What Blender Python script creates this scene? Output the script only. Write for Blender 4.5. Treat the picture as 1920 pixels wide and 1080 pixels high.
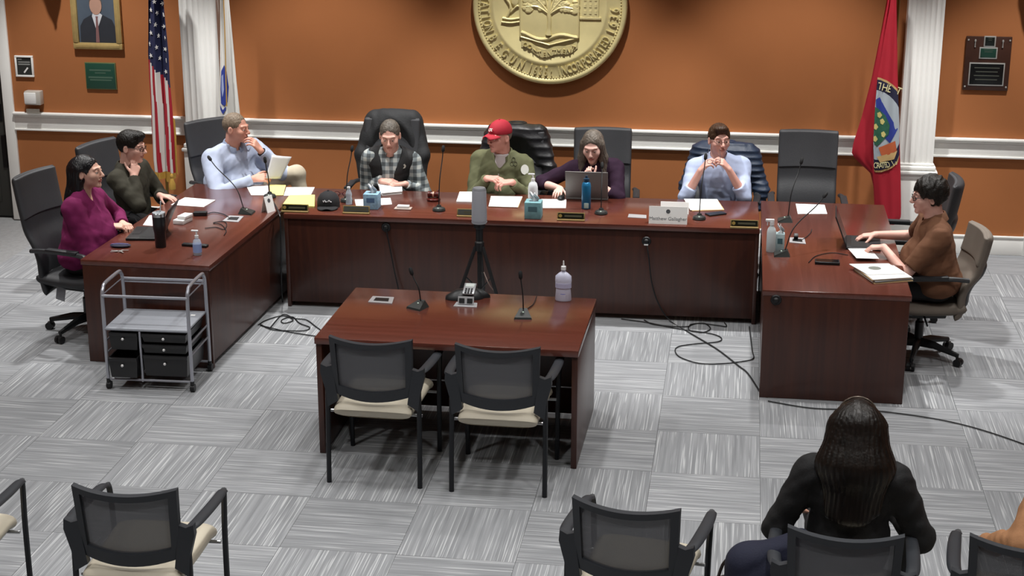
import bpy, bmesh, math, random
import numpy as np
from mathutils import Vector, Matrix
for o in list(bpy.data.objects): bpy.data.objects.remove(o)
scene = bpy.context.scene
COL = scene.collection
PI = math.pi

# ------------------------------------------------------------------ camera
CAM = Vector((1.5155, -13.6196, 3.8268)); PITCH = .3025; YAW = .1416; FPX = 3026.7
cd = bpy.data.cameras.new('camera'); cd.sensor_width = 36; cd.lens = FPX/1920*36; cd.clip_end = 100
cam = bpy.data.objects.new('camera', cd); COL.objects.link(cam)
cam.location = CAM; cam.rotation_euler = (PI/2-PITCH, 0, YAW); scene.camera = cam
def at(px, py, z=None, y=None, x=None):
    """photo pixel -> world point on the plane z=.., y=.. or x=.."""
    u = (px-960)/FPX; v = (540-py)/FPX
    fw = math.cos(PITCH)+v*math.sin(PITCH); dz = -math.sin(PITCH)+v*math.cos(PITCH)
    c, s = math.cos(YAW), math.sin(YAW)
    D = Vector((u*c-fw*s, u*s+fw*c, dz))
    t = (z-CAM.z)/D.z if z is not None else ((y-CAM.y)/D.y if y is not None else (x-CAM.x)/D.x)
    return CAM+D*t

# ------------------------------------------------------------------ light, exposure
scene.view_settings.view_transform = 'Standard'; scene.view_settings.look = 'None'
scene.view_settings.gamma = 1; scene.view_settings.use_curve_mapping = False
scene.view_settings.exposure = 0.0
w = bpy.data.worlds.new('world'); scene.world = w; w.use_nodes = True
w.node_tree.nodes['Background'].inputs[0].default_value = (.9, .93, 1, 1)
w.node_tree.nodes['Background'].inputs[1].default_value = .02
CEIL = 4.4
def downlight(x, y, power, size, blend, r=.07, col=(1, .985, .96)):
    l = bpy.data.lights.new('ceiling_downlight', 'SPOT'); l.energy = power; l.spot_size = math.radians(size); l.spot_blend = blend; l.shadow_soft_size = r; l.color = col
    o = bpy.data.objects.new('ceiling_downlight', l); COL.objects.link(o); o.location = (x, y, CEIL-.03)
for x in (-4.05, -2.05, -.05, 1.95, 3.95):
    downlight(x, -1.35, 500, 74, .42)                                  # row in front of the back wall
    for y, pw in ((-3.3, 138), (-5.3, 150), (-7.3, 155), (-9.3, 150)): downlight(x, y, pw, 112, .8, .09)

# ------------------------------------------------------------------ materials
def lin(c):
    if isinstance(c, str):
        c = [int(c[i:i+2], 16)/255 for i in (0, 2, 4)]
    return tuple(x/12.92 if x <= .04045 else ((x+.055)/1.055)**2.4 for x in c)+(1,)
MATS = {}
def mat(name, col, rough=.6, metal=0, var=0, vscale=8, bump=0, bscale=60, stretch=(1, 1, 1), coat=0, trans=0, alpha=1, spec=.5, emit=0, ior=1.45):
    if name in MATS: return MATS[name]
    m = bpy.data.materials.new(name); m.use_nodes = True; MATS[name] = m
    nt = m.node_tree; b = nt.nodes['Principled BSDF']; L = nt.links
    c = lin(col)
    b.inputs['Base Color'].default_value = c; b.inputs['Roughness'].default_value = rough; b.inputs['Metallic'].default_value = metal
    b.inputs['Specular IOR Level'].default_value = spec; b.inputs['IOR'].default_value = ior
    if coat: b.inputs['Coat Weight'].default_value = coat; b.inputs['Coat Roughness'].default_value = .12
    if trans: b.inputs['Transmission Weight'].default_value = trans
    if alpha < 1: b.inputs['Alpha'].default_value = alpha
    if emit: b.inputs['Emission Color'].default_value = c; b.inputs['Emission Strength'].default_value = emit
    if var or bump:
        tc = nt.nodes.new('ShaderNodeTexCoord'); mp = nt.nodes.new('ShaderNodeMapping')
        mp.inputs['Scale'].default_value = stretch; L.new(tc.outputs['Object'], mp.inputs['Vector'])
    if var:
        n = nt.nodes.new('ShaderNodeTexNoise'); n.inputs['Scale'].default_value = vscale; n.inputs['Detail'].default_value = 5
        L.new(mp.outputs[0], n.inputs['Vector'])
        mx = nt.nodes.new('ShaderNodeMix'); mx.data_type = 'RGBA'
        mx.inputs[6].default_value = tuple(min(1, v*(1-var)) for v in c[:3])+(1,); mx.inputs[7].default_value = tuple(min(1, v*(1+var)) for v in c[:3])+(1,)
        r = nt.nodes.new('ShaderNodeMapRange'); r.inputs[1].default_value = .3; r.inputs[2].default_value = .7
        L.new(n.outputs[0], r.inputs[0]); L.new(r.outputs[0], mx.inputs[0]); L.new(mx.outputs[2], b.inputs['Base Color'])
    if bump:
        n2 = nt.nodes.new('ShaderNodeTexNoise'); n2.inputs['Scale'].default_value = bscale; n2.inputs['Detail'].default_value = 4
        L.new(mp.outputs[0], n2.inputs['Vector']); bp = nt.nodes.new('ShaderNodeBump'); bp.inputs['Strength'].default_value = bump; bp.inputs['Distance'].default_value = .01
        L.new(n2.outputs[0], bp.inputs['Height']); L.new(bp.outputs[0], b.inputs['Normal'])
    return m

def carpet_mat(name, base=False):
    m = bpy.data.materials.new(name); m.use_nodes = True; nt = m.node_tree; N = nt.nodes; L = nt.links; b = N['Principled BSDF']
    b.inputs['Roughness'].default_value = .95; b.inputs['Specular IOR Level'].default_value = .1
    tc = N.new('ShaderNodeTexCoord'); oi = N.new('ShaderNodeObjectInfo')
    mul = N.new('ShaderNodeVectorMath'); mul.operation = 'SCALE'; mul.inputs[0].default_value = (13, 37, 5); L.new(oi.outputs['Random'], mul.inputs['Scale'])
    add = N.new('ShaderNodeVectorMath'); L.new(tc.outputs['Object'], add.inputs[0]); L.new(mul.outputs[0], add.inputs[1])
    def noise(sc, scale, det):
        mp = N.new('ShaderNodeMapping'); mp.inputs['Scale'].default_value = sc; L.new(add.outputs[0], mp.inputs[0])
        n = N.new('ShaderNodeTexNoise'); n.inputs['Scale'].default_value = scale; n.inputs['Detail'].default_value = det; L.new(mp.outputs[0], n.inputs['Vector']); return n
    a = noise((1.2, 46, 1), 1, 2); c = noise((2.2, 130, 1), 1, 1)
    r1 = N.new('ShaderNodeValToRGB'); e = r1.color_ramp.elements
    e[0].position = .3; e[0].color = lin('7a7c7f'); e[1].position = .72; e[1].color = lin('939598')
    L.new(a.outputs[0], r1.inputs[0])
    r2 = N.new('ShaderNodeValToRGB'); e = r2.color_ramp.elements
    e[0].position = .57; e[0].color = (0, 0, 0, 1); e[1].position = .68; e[1].color = (1, 1, 1, 1); L.new(c.outputs[0], r2.inputs[0])
    mx = N.new('ShaderNodeMix'); mx.data_type = 'RGBA'; L.new(r2.outputs[0], mx.inputs[0]); L.new(r1.outputs[0], mx.inputs[6]); mx.inputs[7].default_value = lin('b0b2b4')
    hv = N.new('ShaderNodeHueSaturation'); mr = N.new('ShaderNodeMapRange'); mr.inputs[3].default_value = .92; mr.inputs[4].default_value = 1.06
    L.new(oi.outputs['Random'], mr.inputs[0]); L.new(mr.outputs[0], hv.inputs['Value']); L.new(mx.outputs[2], hv.inputs['Color'])
    L.new(hv.outputs[0], b.inputs['Base Color'])
    f = noise((1, 1, 1), 700, 2); bp = N.new('ShaderNodeBump'); bp.inputs['Strength'].default_value = .35; bp.inputs['Distance'].default_value = .003
    L.new(f.outputs[0], bp.inputs['Height']); L.new(bp.outputs[0], b.inputs['Normal'])
    return m

def wood_mat(name, dark, light, rough=.28, coat=.4, axis=0):
    m = bpy.data.materials.new(name); m.use_nodes = True; nt = m.node_tree; N = nt.nodes; L = nt.links; b = N['Principled BSDF']; MATS[name] = m
    b.inputs['Roughness'].default_value = rough; b.inputs['Coat Weight'].default_value = coat; b.inputs['Coat Roughness'].default_value = .18
    tc = N.new('ShaderNodeTexCoord'); mp = N.new('ShaderNodeMapping')
    sc = [26, 26, 26]; sc[axis] = 1.1; mp.inputs['Scale'].default_value = sc; L.new(tc.outputs['Object'], mp.inputs[0])
    n = N.new('ShaderNodeTexNoise'); n.inputs['Scale'].default_value = 1; n.inputs['Detail'].default_value = 6; n.inputs['Distortion'].default_value = .6; L.new(mp.outputs[0], n.inputs['Vector'])
    r = N.new('ShaderNodeValToRGB'); e = r.color_ramp.elements; e[0].position = .3; e[0].color = lin(dark); e[1].position = .72; e[1].color = lin(light)
    L.new(n.outputs[0], r.inputs[0]); L.new(r.outputs[0], b.inputs['Base Color'])
    return m

# ------------------------------------------------------------------ mesh helpers
class MB:
    """collects simple shapes in one bmesh; build() links it as one mesh object"""
    def __init__(s): s.bm = bmesh.new()
    def _add(s, verts, faces, mi=0):
        vs = [s.bm.verts.new(v) for v in verts]
        for f in faces:
            try: s.bm.faces.new([vs[i] for i in f]).material_index = mi
            except ValueError: pass
        return s
    def box(s, c, d, rot=None, bevel=0, mi=0, seg=2):
        b = bmesh.new(); bmesh.ops.create_cube(b, size=1)
        for v in b.verts: v.co = Vector((v.co.x*d[0], v.co.y*d[1], v.co.z*d[2]))
        if bevel: bmesh.ops.bevel(b, geom=b.edges[:], offset=bevel, segments=seg, profile=.5, affect='EDGES')
        M = Matrix.Translation(c) @ (rot.to_4x4() if rot is not None else Matrix())
        b.verts.index_update()
        s._add([M @ v.co for v in b.verts], [[v.index for v in f.verts] for f in b.faces], mi); b.free(); return s
    def lathe(s, prof, c=(0, 0, 0), n=24, rot=None, mi=0, sx=1, sy=1):
        M = Matrix.Translation(c) @ (rot.to_4x4() if rot is not None else Matrix())
        V = []; F = []
        for r, z in prof:
            for k in range(n):
                a = 2*PI*k/n; V.append(M @ Vector((r*sx*math.cos(a), r*sy*math.sin(a), z)))
        for i in range(len(prof)-1):
            for k in range(n):
                k2 = (k+1) % n; F.append([i*n+k, i*n+k2, (i+1)*n+k2, (i+1)*n+k])
        F.append(list(range(n))[::-1]); F.append([(len(prof)-1)*n+k for k in range(n)])
        return s._add(V, F, mi)
    def cyl(s, a, b, r, r2=None, n=12, mi=0):
        a = Vector(a); b = Vector(b); d = b-a
        q = Vector((0, 0, 1)).rotation_difference(d.normalized()).to_matrix()
        return s.lathe([(r, 0), (r if r2 is None else r2, d.length)], a, n, q, mi)
    def tube(s, pts, r, n=8, mi=0, closed=False, sx=1):
        pts = [Vector(p) for p in pts]; V = []; F = []; m = len(pts)
        rr = r if isinstance(r, (list, tuple)) else [r]*m
        up = None
        for i, p in enumerate(pts):
            if closed: t = (pts[(i+1) % m]-pts[i-1])
            else: t = pts[min(i+1, m-1)]-pts[max(i-1, 0)]
            t.normalize()
            if up is None: up = Vector((0, 0, 1)) if abs(t.z) < .9 else Vector((1, 0, 0))
            x = up.cross(t).normalized(); up = t.cross(x).normalized()
            for k in range(n):
                a = 2*PI*k/n; V.append(p+(x*math.cos(a)*sx+up*math.sin(a))*rr[i])
        for i in range(m if closed else m-1):
            j = (i+1) % m
            for k in range(n):
                k2 = (k+1) % n; F.append([i*n+k, i*n+k2, j*n+k2, j*n+k])
        if not closed: F.append(list(range(n))[::-1]); F.append([(m-1)*n+k for k in range(n)])
        return s._add(V, F, mi)
    def prism(s, poly, z0, z1, M=None, mi=0):
        """polygon (x,y) extruded from z0 to z1"""
        M = M or Matrix(); n = len(poly)
        V = [M @ Vector((x, y, z0)) for x, y in poly]+[M @ Vector((x, y, z1)) for x, y in poly]
        F = [list(range(n))[::-1], list(range(n, 2*n))]+[[k, (k+1) % n, n+(k+1) % n, n+k] for k in range(n)]
        return s._add(V, F, mi)
    def ball(s, c, r, n=14, mi=0, rot=None):
        r = r if isinstance(r, (tuple, list)) else (r, r, r)
        prof = [(max(1e-4, math.sin(PI*i/(n//2))), -math.cos(PI*i/(n//2))) for i in range(n//2+1)]
        M = Matrix.Translation(c) @ (rot.to_4x4() if rot is not None else Matrix()) @ Matrix.Diagonal((r[0], r[1], r[2], 1))
        V = []; F = []
        for q, z in prof:
            for k in range(n): V.append(M @ Vector((q*math.cos(2*PI*k/n), q*math.sin(2*PI*k/n), z)))
        for i in range(len(prof)-1):
            for k in range(n): F.append([i*n+k, i*n+(k+1) % n, (i+1)*n+(k+1) % n, (i+1)*n+k])
        return s._add(V, F, mi)
    def grid(s, fn, nu, nv, mi=0, mfn=None, thick=0):
        V = [fn(i/nu, j/nv) for j in range(nv+1) for i in range(nu+1)]; F = []; vs = [s.bm.verts.new(v) for v in V]
        for j in range(nv):
            for i in range(nu):
                a = j*(nu+1)+i
                f = s.bm.faces.new([vs[a], vs[a+1], vs[a+nu+2], vs[a+nu+1]]); f.material_index = mfn((i+.5)/nu, (j+.5)/nv) if mfn else mi
        return s
    def mesh(s, name, smooth=True, angle=35):
        bmesh.ops.recalc_face_normals(s.bm, faces=s.bm.faces[:])
        me = bpy.data.meshes.new(name); s.bm.to_mesh(me); s.bm.free()
        if smooth:
            me.polygons.foreach_set('use_smooth', [True]*len(me.polygons))
            try: me.set_sharp_from_angle(angle=math.radians(angle))
            except Exception: pass
        return me
    def build(s, name, m, parent=None, smooth=True, angle=35):
        return link(name, s.mesh(name, smooth, angle), m, parent)
def link(name, me, m, parent=None):
    if m is not None and not me.materials:
        for q in (m if isinstance(m, (list, tuple)) else [m]): me.materials.append(q)
    o = bpy.data.objects.new(name, me); COL.objects.link(o)
    if parent is not None: o.parent = parent
    return o
def tag(o, label=None, cat=None, group=None, kind=None):
    if label: o['label'] = label
    if cat: o['category'] = cat
    if group: o['group'] = group
    if kind: o['kind'] = kind
    return o
def thing(name, label, cat, loc=(0, 0, 0), rz=0, group=None):
    o = bpy.data.objects.new(name, None); COL.objects.link(o); o.empty_display_size = .1
    o.location = loc; o.rotation_euler = (0, 0, rz); return tag(o, label, cat, group)
def children(o): return [c for c in COL.objects if c.parent == o]
def copy_tree(o, parent=None):
    c = o.copy(); COL.objects.link(c); c.parent = parent
    for ch in children(o): copy_tree(ch, c)
    return c
def struct(name, mb, m, parent=None, smooth=True, label=None):
    o = mb.build(name, m, parent, smooth); o['kind'] = 'structure'
    if label: o['label'] = label
    return o
def R3(ax, a): return Matrix.Rotation(a, 3, ax)
def arc(c, r, a0, a1, n, f): return [f(c, r, a0+(a1-a0)*i/n) for i in range(n+1)]
def bez(p, n=16):
    """catmull-rom through points"""
    p = [Vector(q) for q in p]; P = [p[0]*2-p[1]]+p+[p[-1]*2-p[-2]]; out = []
    for i in range(1, len(P)-2):
        for k in range(n):
            t = k/n; a, b, c, d = P[i-1:i+3]
            out.append(.5*((2*b)+(c-a)*t+(2*a-5*b+4*c-d)*t*t+(3*b-3*c+d-a)*t**3))
    return out+[p[-1]]
_tc = {}
def text_geo(s, size, ext):
    """verts, faces of a string in the built-in font, centred, in the xy plane"""
    key = (s, size, ext)
    if key not in _tc:
        cu = bpy.data.curves.new('lettering', 'FONT'); cu.body = s; cu.size = size; cu.extrude = ext; cu.align_x = 'CENTER'; cu.resolution_u = 3
        o = bpy.data.objects.new('lettering', cu); COL.objects.link(o)
        dg = bpy.context.evaluated_depsgraph_get(); me = bpy.data.meshes.new_from_object(o.evaluated_get(dg))
        V = [v.co.copy() for v in me.vertices]; F = [list(p.vertices) for p in me.polygons]
        bpy.data.objects.remove(o); bpy.data.curves.remove(cu); bpy.data.meshes.remove(me)
        _tc[key] = (V, F)
    return _tc[key]
def add_text(mb, s, size, ext, M, mi=0, sx=1):
    V, F = text_geo(s, size, ext); mb._add([M @ Vector((v.x*sx, v.y, v.z)) for v in V], F, mi)
WALLM = Matrix(((1, 0, 0, 0), (0, 0, -1, 0), (0, 1, 0, 0), (0, 0, 0, 1)))   # text plane xy -> upright, facing -y
# ------------------------------------------------------------------ the room
M_wall = mat('orange_paint', 'a3673e', .75, var=.03, vscale=2, bump=.05, bscale=220, spec=.25)
M_white = mat('white_trim', 'eeeeea', .45, var=.02, vscale=3)
M_ceil = mat('ceiling_white', 'd8d8d4', .8)
M_grey = mat('side_wall_paint', 'a3673e', .8)
XL, XR, YF = -6.4, 6.4, -14.6
T_ = .6263; GX, GY = 1.098, -4.297
floor = struct('floor', MB().box((0, YF/2, -.06), (XR-XL, -YF+.4, .1)), mat('carpet_backing', '8d8e8f', .95, var=.1, vscale=30), label='grey striped carpet tile floor laid in quarter turns')
M_car = carpet_mat('carpet_stripes')
tile_me = MB().box((0, 0, -.005), (T_-.002, T_-.002, .010)).mesh('carpet_tile', False); tile_me.materials.append(M_car)
ntile = 0
for i in range(-9, 10):
    for j in range(-7, 8):
        cx, cy = GX+(i+.5)*T_, GY+(j+.5)*T_
        if cx > 5.6 or cx < -4.9 or cy > .2 or cy < -8.9: continue
        o = bpy.data.objects.new('carpet_tile', tile_me); COL.objects.link(o); o.parent = floor
        o.location = (cx, cy, 0); o.rotation_euler = (0, 0, (PI/2 if (i+j) % 2 == 1 else 0)+PI*((i*7+j*3) % 2)); ntile += 1
struct('ceiling', MB().box((0, YF/2, CEIL+.05), (XR-XL, -YF+.4, .1)), M_ceil)
DX0, DX1 = -5.95, -5.06       # door opening (left of the casing)
wb = MB().box(((DX1+3.0)/2, .06, CEIL/2), (3.0-DX1, .12, CEIL)).box(((XL+DX0)/2, .06, CEIL/2), (DX0-XL, .12, CEIL)).box(((DX0+DX1)/2, .06, (2.1+CEIL)/2), (DX1-DX0, .12, CEIL-2.1))
wb.box(((3.0+XR)/2, .11, CEIL/2), (XR-3.0, .12, CEIL))
struct('wall_back', wb, M_wall, smooth=False)
struct('wall_left', MB().box((XL-.05, YF/2, CEIL/2), (.1, -YF+.4, CEIL)), M_grey)
struct('wall_right', MB().box((XR+.05, YF/2, CEIL/2), (.1, -YF+.4, CEIL)), M_grey)
struct('wall_front', MB().box((0, YF-.05, CEIL/2), (XR-XL, .1, CEIL)), M_grey)
def rail(x0, x1, n, yo=0):
    L = x1-x0; c = (x0+x1)/2
    r = MB().box((c, yo-.012, .92), (L, .024, .135), bevel=.004).box((c, yo-.028, .995), (L, .056, .022), bevel=.006).box((c, yo-.018, .976), (L, .036, .016), bevel=.004).box((c, yo-.019, .848), (L, .038, .018), bevel=.005)
    struct(n, r, M_white)
rail(-4.965, -3.31, 'trim_1'); rail(-2.99, 2.85, 'trim_2'); rail(3.12, 3.95, 'trim_3', .05)
def baseb(x0, x1, n, yo=0):
    c = (x0+x1)/2
    struct(n, MB().box((c, yo-.008, .075), (x1-x0, .016, .15), bevel=.003).box((c, yo-.012, .158), (x1-x0, .024, .02), bevel=.006), M_white)
baseb(-4.965, -3.3, 'baseboard_left'); baseb(-2.99, 2.85, 'baseboard_middle'); baseb(3.12, 3.95, 'baseboard_right', .05)
# door and casings
struct('trim_4', MB().box((-5.01, -.012, 1.08), (.095, .03, 2.16), bevel=.004).box((-5.03, .05, 1.06), (.03, .12, 2.12)), M_white)
struct('trim_5', MB().box((-6.0, -.012, 1.08), (.095, .03, 2.16), bevel=.004).box((-5.5, -.012, 2.14), (.9, .03, .1), bevel=.004), M_white)
struct('trim_6', MB().box((4.0, .035, 1.08), (.11, .03, 2.16), bevel=.004), M_white)
M_door = mat('dark_door', '33332f', .5, var=.06, vscale=4)
d1 = struct('door_1', MB().box((-5.5, .075, 1.05), (.89, .045, 2.08), bevel=.003).box((-5.5, .052, 1.5), (.62, .01, .8), bevel=.003).box((-5.5, .052, .5), (.62, .01, .7), bevel=.003), M_door, label='dark door in white casing beside the orange wall')
MB().cyl((-5.14, .05, .98), (-5.14, -.01, .98), .012).box((-5.18, -.015, .98), (.11, .014, .02), bevel=.004).box((-5.14, .05, .98), (.05, .008, .16), bevel=.003).build('door_handle', mat('black_metal', '1c1c1e', .35, .6), d1)
MB().box((-5.12, .046, .62), (.045, .006, .3)).build('kick_strip', mat('black_metal', '1c1c1e', .35, .6), d1)
def pilaster(n, x0, x1):
    w_ = x1-x0; c = (x0+x1)/2; d = .12
    p = MB()
    # fluted shaft: outline with grooves, extruded upward
    prof = []; nf = 6; m0 = .018; fw_ = (w_-2*m0)/nf
    prof.append((x0, 0)); prof.append((x0, -d)); prof.append((x0+m0, -d))
    for k in range(nf):
        a = x0+m0+k*fw_
        for t in range(1, 8):
            th = PI*t/8; prof.append((a+fw_*(.12+.76*(.5-.5*math.cos(th))), -d+.007*math.sin(th)))
        prof.append((a+fw_, -d))
    prof.append((x1, -d)); prof.append((x1, 0))
    p.prism(prof, .80, 4.0)
    o = struct(n, p, M_white, smooth=True)
    MB().box((c, -d/2-.012, .36), (w_+.05, d+.03, .72), bevel=.005).box((c, -d/2-.02, .06), (w_+.075, d+.05, .12), bevel=.006).box((c, -d/2-.02, .735), (w_+.08, d+.055, .03), bevel=.008).box((c, -d/2-.012, .695), (w_+.05, d+.035, .02), bevel=.006).build('pedestal', M_white, o)
    MB().box((c, -d/2-.01, .772), (w_+.05, d+.04, .035), bevel=.012, seg=3).box((c, -d/2-.004, .80), (w_+.02, d+.015, .02), bevel=.007, seg=3).build('base_moulding', M_white, o)
pilaster('trim_7', -3.32, -2.985); pilaster('trim_8', 2.84, 3.13)
# wall sconces whose bowls hang just above the picture
def sconce(x, y, z, lab):
    t = thing('wall_sconce', lab, 'sconce', (x, y, z))
    m = mat('sconce_bronze', '4a3a2c', .45, .5)
    MB().lathe([(.004, 0), (.012, .012), (.02, .05), (.055, .16), (.085, .30), (.095, .33), (.09, .33), (.05, .17), (.01, .06)], (0, -.14, 0), 24).build('bowl', m, t)
    MB().ball((0, -.14, -.008), .012).build('finial', mat('pale_metal', 'cfcfcc', .3, .7), t)
    MB().box((0, -.01, .2), (.07, .02, .26), bevel=.006).cyl((0, -.02, .2), (0, -.11, .2), .012).build('back_plate', m, t)
sconce(-4.46, -.0, 2.05, 'bronze wall sconce above the framed sign near the door')
sconce(3.84, .05, 2.06, 'bronze wall sconce beside the wooden award plaque')

# ------------------------------------------------------------------ desks
M_top = wood_mat('mahogany_top', '52291f', '603228', .24, .5, 0)
M_topy = wood_mat('mahogany_top_lengthwise', '5a2417', '7d3822', .22, .5, 1)
M_side = wood_mat('mahogany_panel_shaded', '361a13', '462317', .38, .2, 2)  # same wood as the top, with the shade on upright panels coloured in
M_blk = mat('black_plastic', '17181a', .45)
M_gro = mat('grommet_silver', 'b4b5b8', .35, .3)
D = .737
def desk(label, loc, rz, L, W, mt, ends=True, name='desk', modesty=0.0, group=None):
    """L along local x, W along local y, front (room side) at local y=-W/2"""
    t = thing(name, label, 'desk', loc, rz, group)
    MB().box((0, 0, D-.019), (L, W, .038), bevel=.003).build('desk_top', mt, t)
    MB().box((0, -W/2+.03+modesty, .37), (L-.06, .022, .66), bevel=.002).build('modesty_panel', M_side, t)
    for s in (-1, 1):
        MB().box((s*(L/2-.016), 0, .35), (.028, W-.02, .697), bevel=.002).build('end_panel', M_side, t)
        for e in (-1, 1): MB().cyl((s*(L/2-.02), e*(W/2-.06), 0), (s*(L/2-.02), e*(W/2-.06), .02), .018).build('levelling_foot', M_blk, t)
    return t
# right and left wings run towards the camera (local x = world y)
DKL = desk('mahogany wing desk carrying the black tumbler and small clear pump bottle', (-2.395, -2.49, 0), PI/2-math.radians(1.6), 2.22, .92, M_top, name='wing_desk')
DKR = desk('mahogany wing desk carrying the stack of folders and the spray bottle', (2.18, -2.46, 0), -PI/2, 2.34, .935, M_top, name='wing_desk')
am = math.atan2(.06, 3.55)
desk('long mahogany desk joining the two wing desks, with five name plates', (-.083, -1.76, 0), am, 3.555, .82, M_top, name='long_desk')
# witness table
wt = thing('witness_table', 'small freestanding mahogany table with conference phone and two microphones', 'table', (-.107, -4.455, 0), -.012)
L_, W_ = 1.556, 1.0
MB().box((0, 0, D-.02), (L_, W_, .04), bevel=.003).build('table_top', M_top, wt)
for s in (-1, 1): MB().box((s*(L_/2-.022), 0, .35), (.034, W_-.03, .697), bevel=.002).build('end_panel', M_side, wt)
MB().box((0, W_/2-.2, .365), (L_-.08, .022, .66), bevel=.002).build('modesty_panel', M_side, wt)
MB().cyl((-L_/2+.04, -.12, .37), (L_/2-.04, -.12, .37), .006).build('cross_rod', mat('satin_steel', 'a9abad', .3, .8), wt)
# ------------------------------------------------------------------ office chairs
M_leather = mat('black_upholstery', '2a2b2e', .55, var=.08, vscale=5, bump=.08, bscale=90)
M_leather2 = mat('charcoal_upholstery', '3a3b3e', .6, var=.06, vscale=5, bump=.08, bscale=90)
M_taupe = mat('taupe_upholstery', '6b6259', .7, var=.06, vscale=6, bump=.1, bscale=160)
M_taupe2 = mat('taupe_shell', '5a544e', .6, var=.05, vscale=6)
M_arm = mat('arm_plastic', '26272a', .45)
def slab(mb, pts, w0, w1, thick, curve=0.0, n=14, mi=0, rnd=.035):
    """upholstered slab: follows a side profile pts (y,z), width from w0 to w1, bowed sideways by curve, rounded on all edges"""
    P = bez([(0, y, z) for y, z in pts], 6); cl = [0]
    for a, b in zip(P, P[1:]): cl.append(cl[-1]+(b-a).length)
    L = cl[-1]; S = sorted([d for d in cl if rnd < d < L-rnd]+[rnd*k for k in (0, .06, .2, .45, .75, 1)]+[L-rnd*k for k in (0, .06, .2, .45, .75, 1)])
    def ev(d):
        for i in range(len(cl)-1):
            if d <= cl[i+1]+1e-9: t = (d-cl[i])/(cl[i+1]-cl[i]+1e-9); return P[i].lerp(P[i+1], t), (P[i+1]-P[i]).normalized()
        return P[-1], (P[-1]-P[-2]).normalized()
    V = []; F = []; m = len(S)
    for d in S:
        p, t = ev(d); nr = Vector((0, -t.z, t.y)); wd = w0+(w1-w0)*d/L; e = min(d, L-d)/rnd; edge = 1 if e >= 1 else math.sqrt(max(0, 1-(1-e)**2))*.94+.06
        for sgn in (1, -1):
            for k in range(n+1):
                u = -math.cos(PI*k/n)*sgn; q = abs(u); th = thick/2*max(0.0, 1-q**7)**.5*edge
                V.append(p+Vector((u*wd/2*(1-.05*(1-edge)), -curve*u*u, 0))+nr*(sgn*th))
    c = 2*(n+1)
    for i in range(m-1):
        for k in range(c): F.append([i*c+k, i*c+(k+1) % c, (i+1)*c+(k+1) % c, (i+1)*c+k])
    F.append(list(range(c))[::-1]); F.append([(m-1)*c+k for k in range(c)])
    mb._add(V, F, mi); bmesh.ops.remove_doubles(mb.bm, verts=mb.bm.verts[:], dist=.0004); return mb
def office_chair(label, loc, rz, fabric=M_leather, shell=M_leather2, back_top=1.17, recl=.16, seat_z=.47, group=None, basrot=.3, arms=True):
    """faces local -y"""
    t = thing('office_chair', label, 'chair', loc, rz, group)
    slab(MB(), [(-.27, seat_z-.05), (-.24, seat_z-.025), (-.05, seat_z-.045), (.2, seat_z-.04), (.25, seat_z-.01)], .50, .48, .085, 0).build('seat', fabric, t, angle=60)
    H = back_top-seat_z
    def by(f): return .255+recl*f+.02*math.sin(f*PI)-.035*math.sin(max(0, min(1, f*2.2))*PI)+(.05*-f if f < 0 else 0)
    prof = [(by(f), seat_z-.02+(H+.02)*f) for f in (-.18, -.02, .15, .3, .45, .6, .75, .9, 1)]
    slab(MB(), prof, .47, .475, .07, .045).build('backrest', fabric, t, angle=60)
    up = [(by(f)-.007, seat_z+(H)*f) for f in (.56, .7, .8, .9, .99)]
    slab(MB(), up, .466, .472, .066, .045, rnd=.012).build('headrest_panel', shell, t, angle=60)
    slab(MB(), [(y+.03, z) for y, z in prof[1:6]], .40, .40, .05, .04).build('back_shell', M_arm, t, angle=60)
    if arms:
        for s in (-1, 1):
            pts = bez([(s*.27, .24, seat_z+.19), (s*.285, .1, seat_z+.205), (s*.285, -.16, seat_z+.20), (s*.283, -.225, seat_z+.175), (s*.278, -.235, seat_z+.09), (s*.255, -.2, seat_z-.04)], 6)
            a = MB().tube(pts, .017, 8, sx=1.3).box((s*.285, -.03, seat_z+.215), (.055, .26, .024), bevel=.009); a.tube([(s*.255, -.2, seat_z-.04), (s*.15, -.1, seat_z-.085)], .017).build('armrest', M_arm, t)
    MB().lathe([(.03, .1), (.03, .26), (.02, .27), (.02, seat_z-.09)], n=14).build('gas_column', M_blk, t)
    MB().box((0, 0, seat_z-.105), (.26, .3, .045), bevel=.012).cyl((.1, 0, seat_z-.11), (.3, -.02, seat_z-.12), .007).build('tilt_mechanism', M_blk, t)
    for k in range(5):
        a = basrot+2*PI*k/5; c, s = math.cos(a), math.sin(a)
        lg = MB().tube([(0, 0, .115), (c*.12, s*.12, .112), (c*.3, s*.3, .075)], [.036, .028, .017], 8, sx=.85).cyl((c*.295, s*.295, .085), (c*.295, s*.295, .05), .010).build('base_leg', M_blk, t)
        cm = MB(); px, py = -s, c
        for q in (-1, 1): cm.cyl((c*.305+px*q*.006, s*.305+py*q*.006, .028), (c*.305+px*q*.027, s*.305+py*q*.027, .028), .028, n=16)
        cm.box((c*.305, s*.305, .045), (.03, .03, .03), R3('Z', a), bevel=.006).build('castor', M_blk, lg)
    return t
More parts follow.
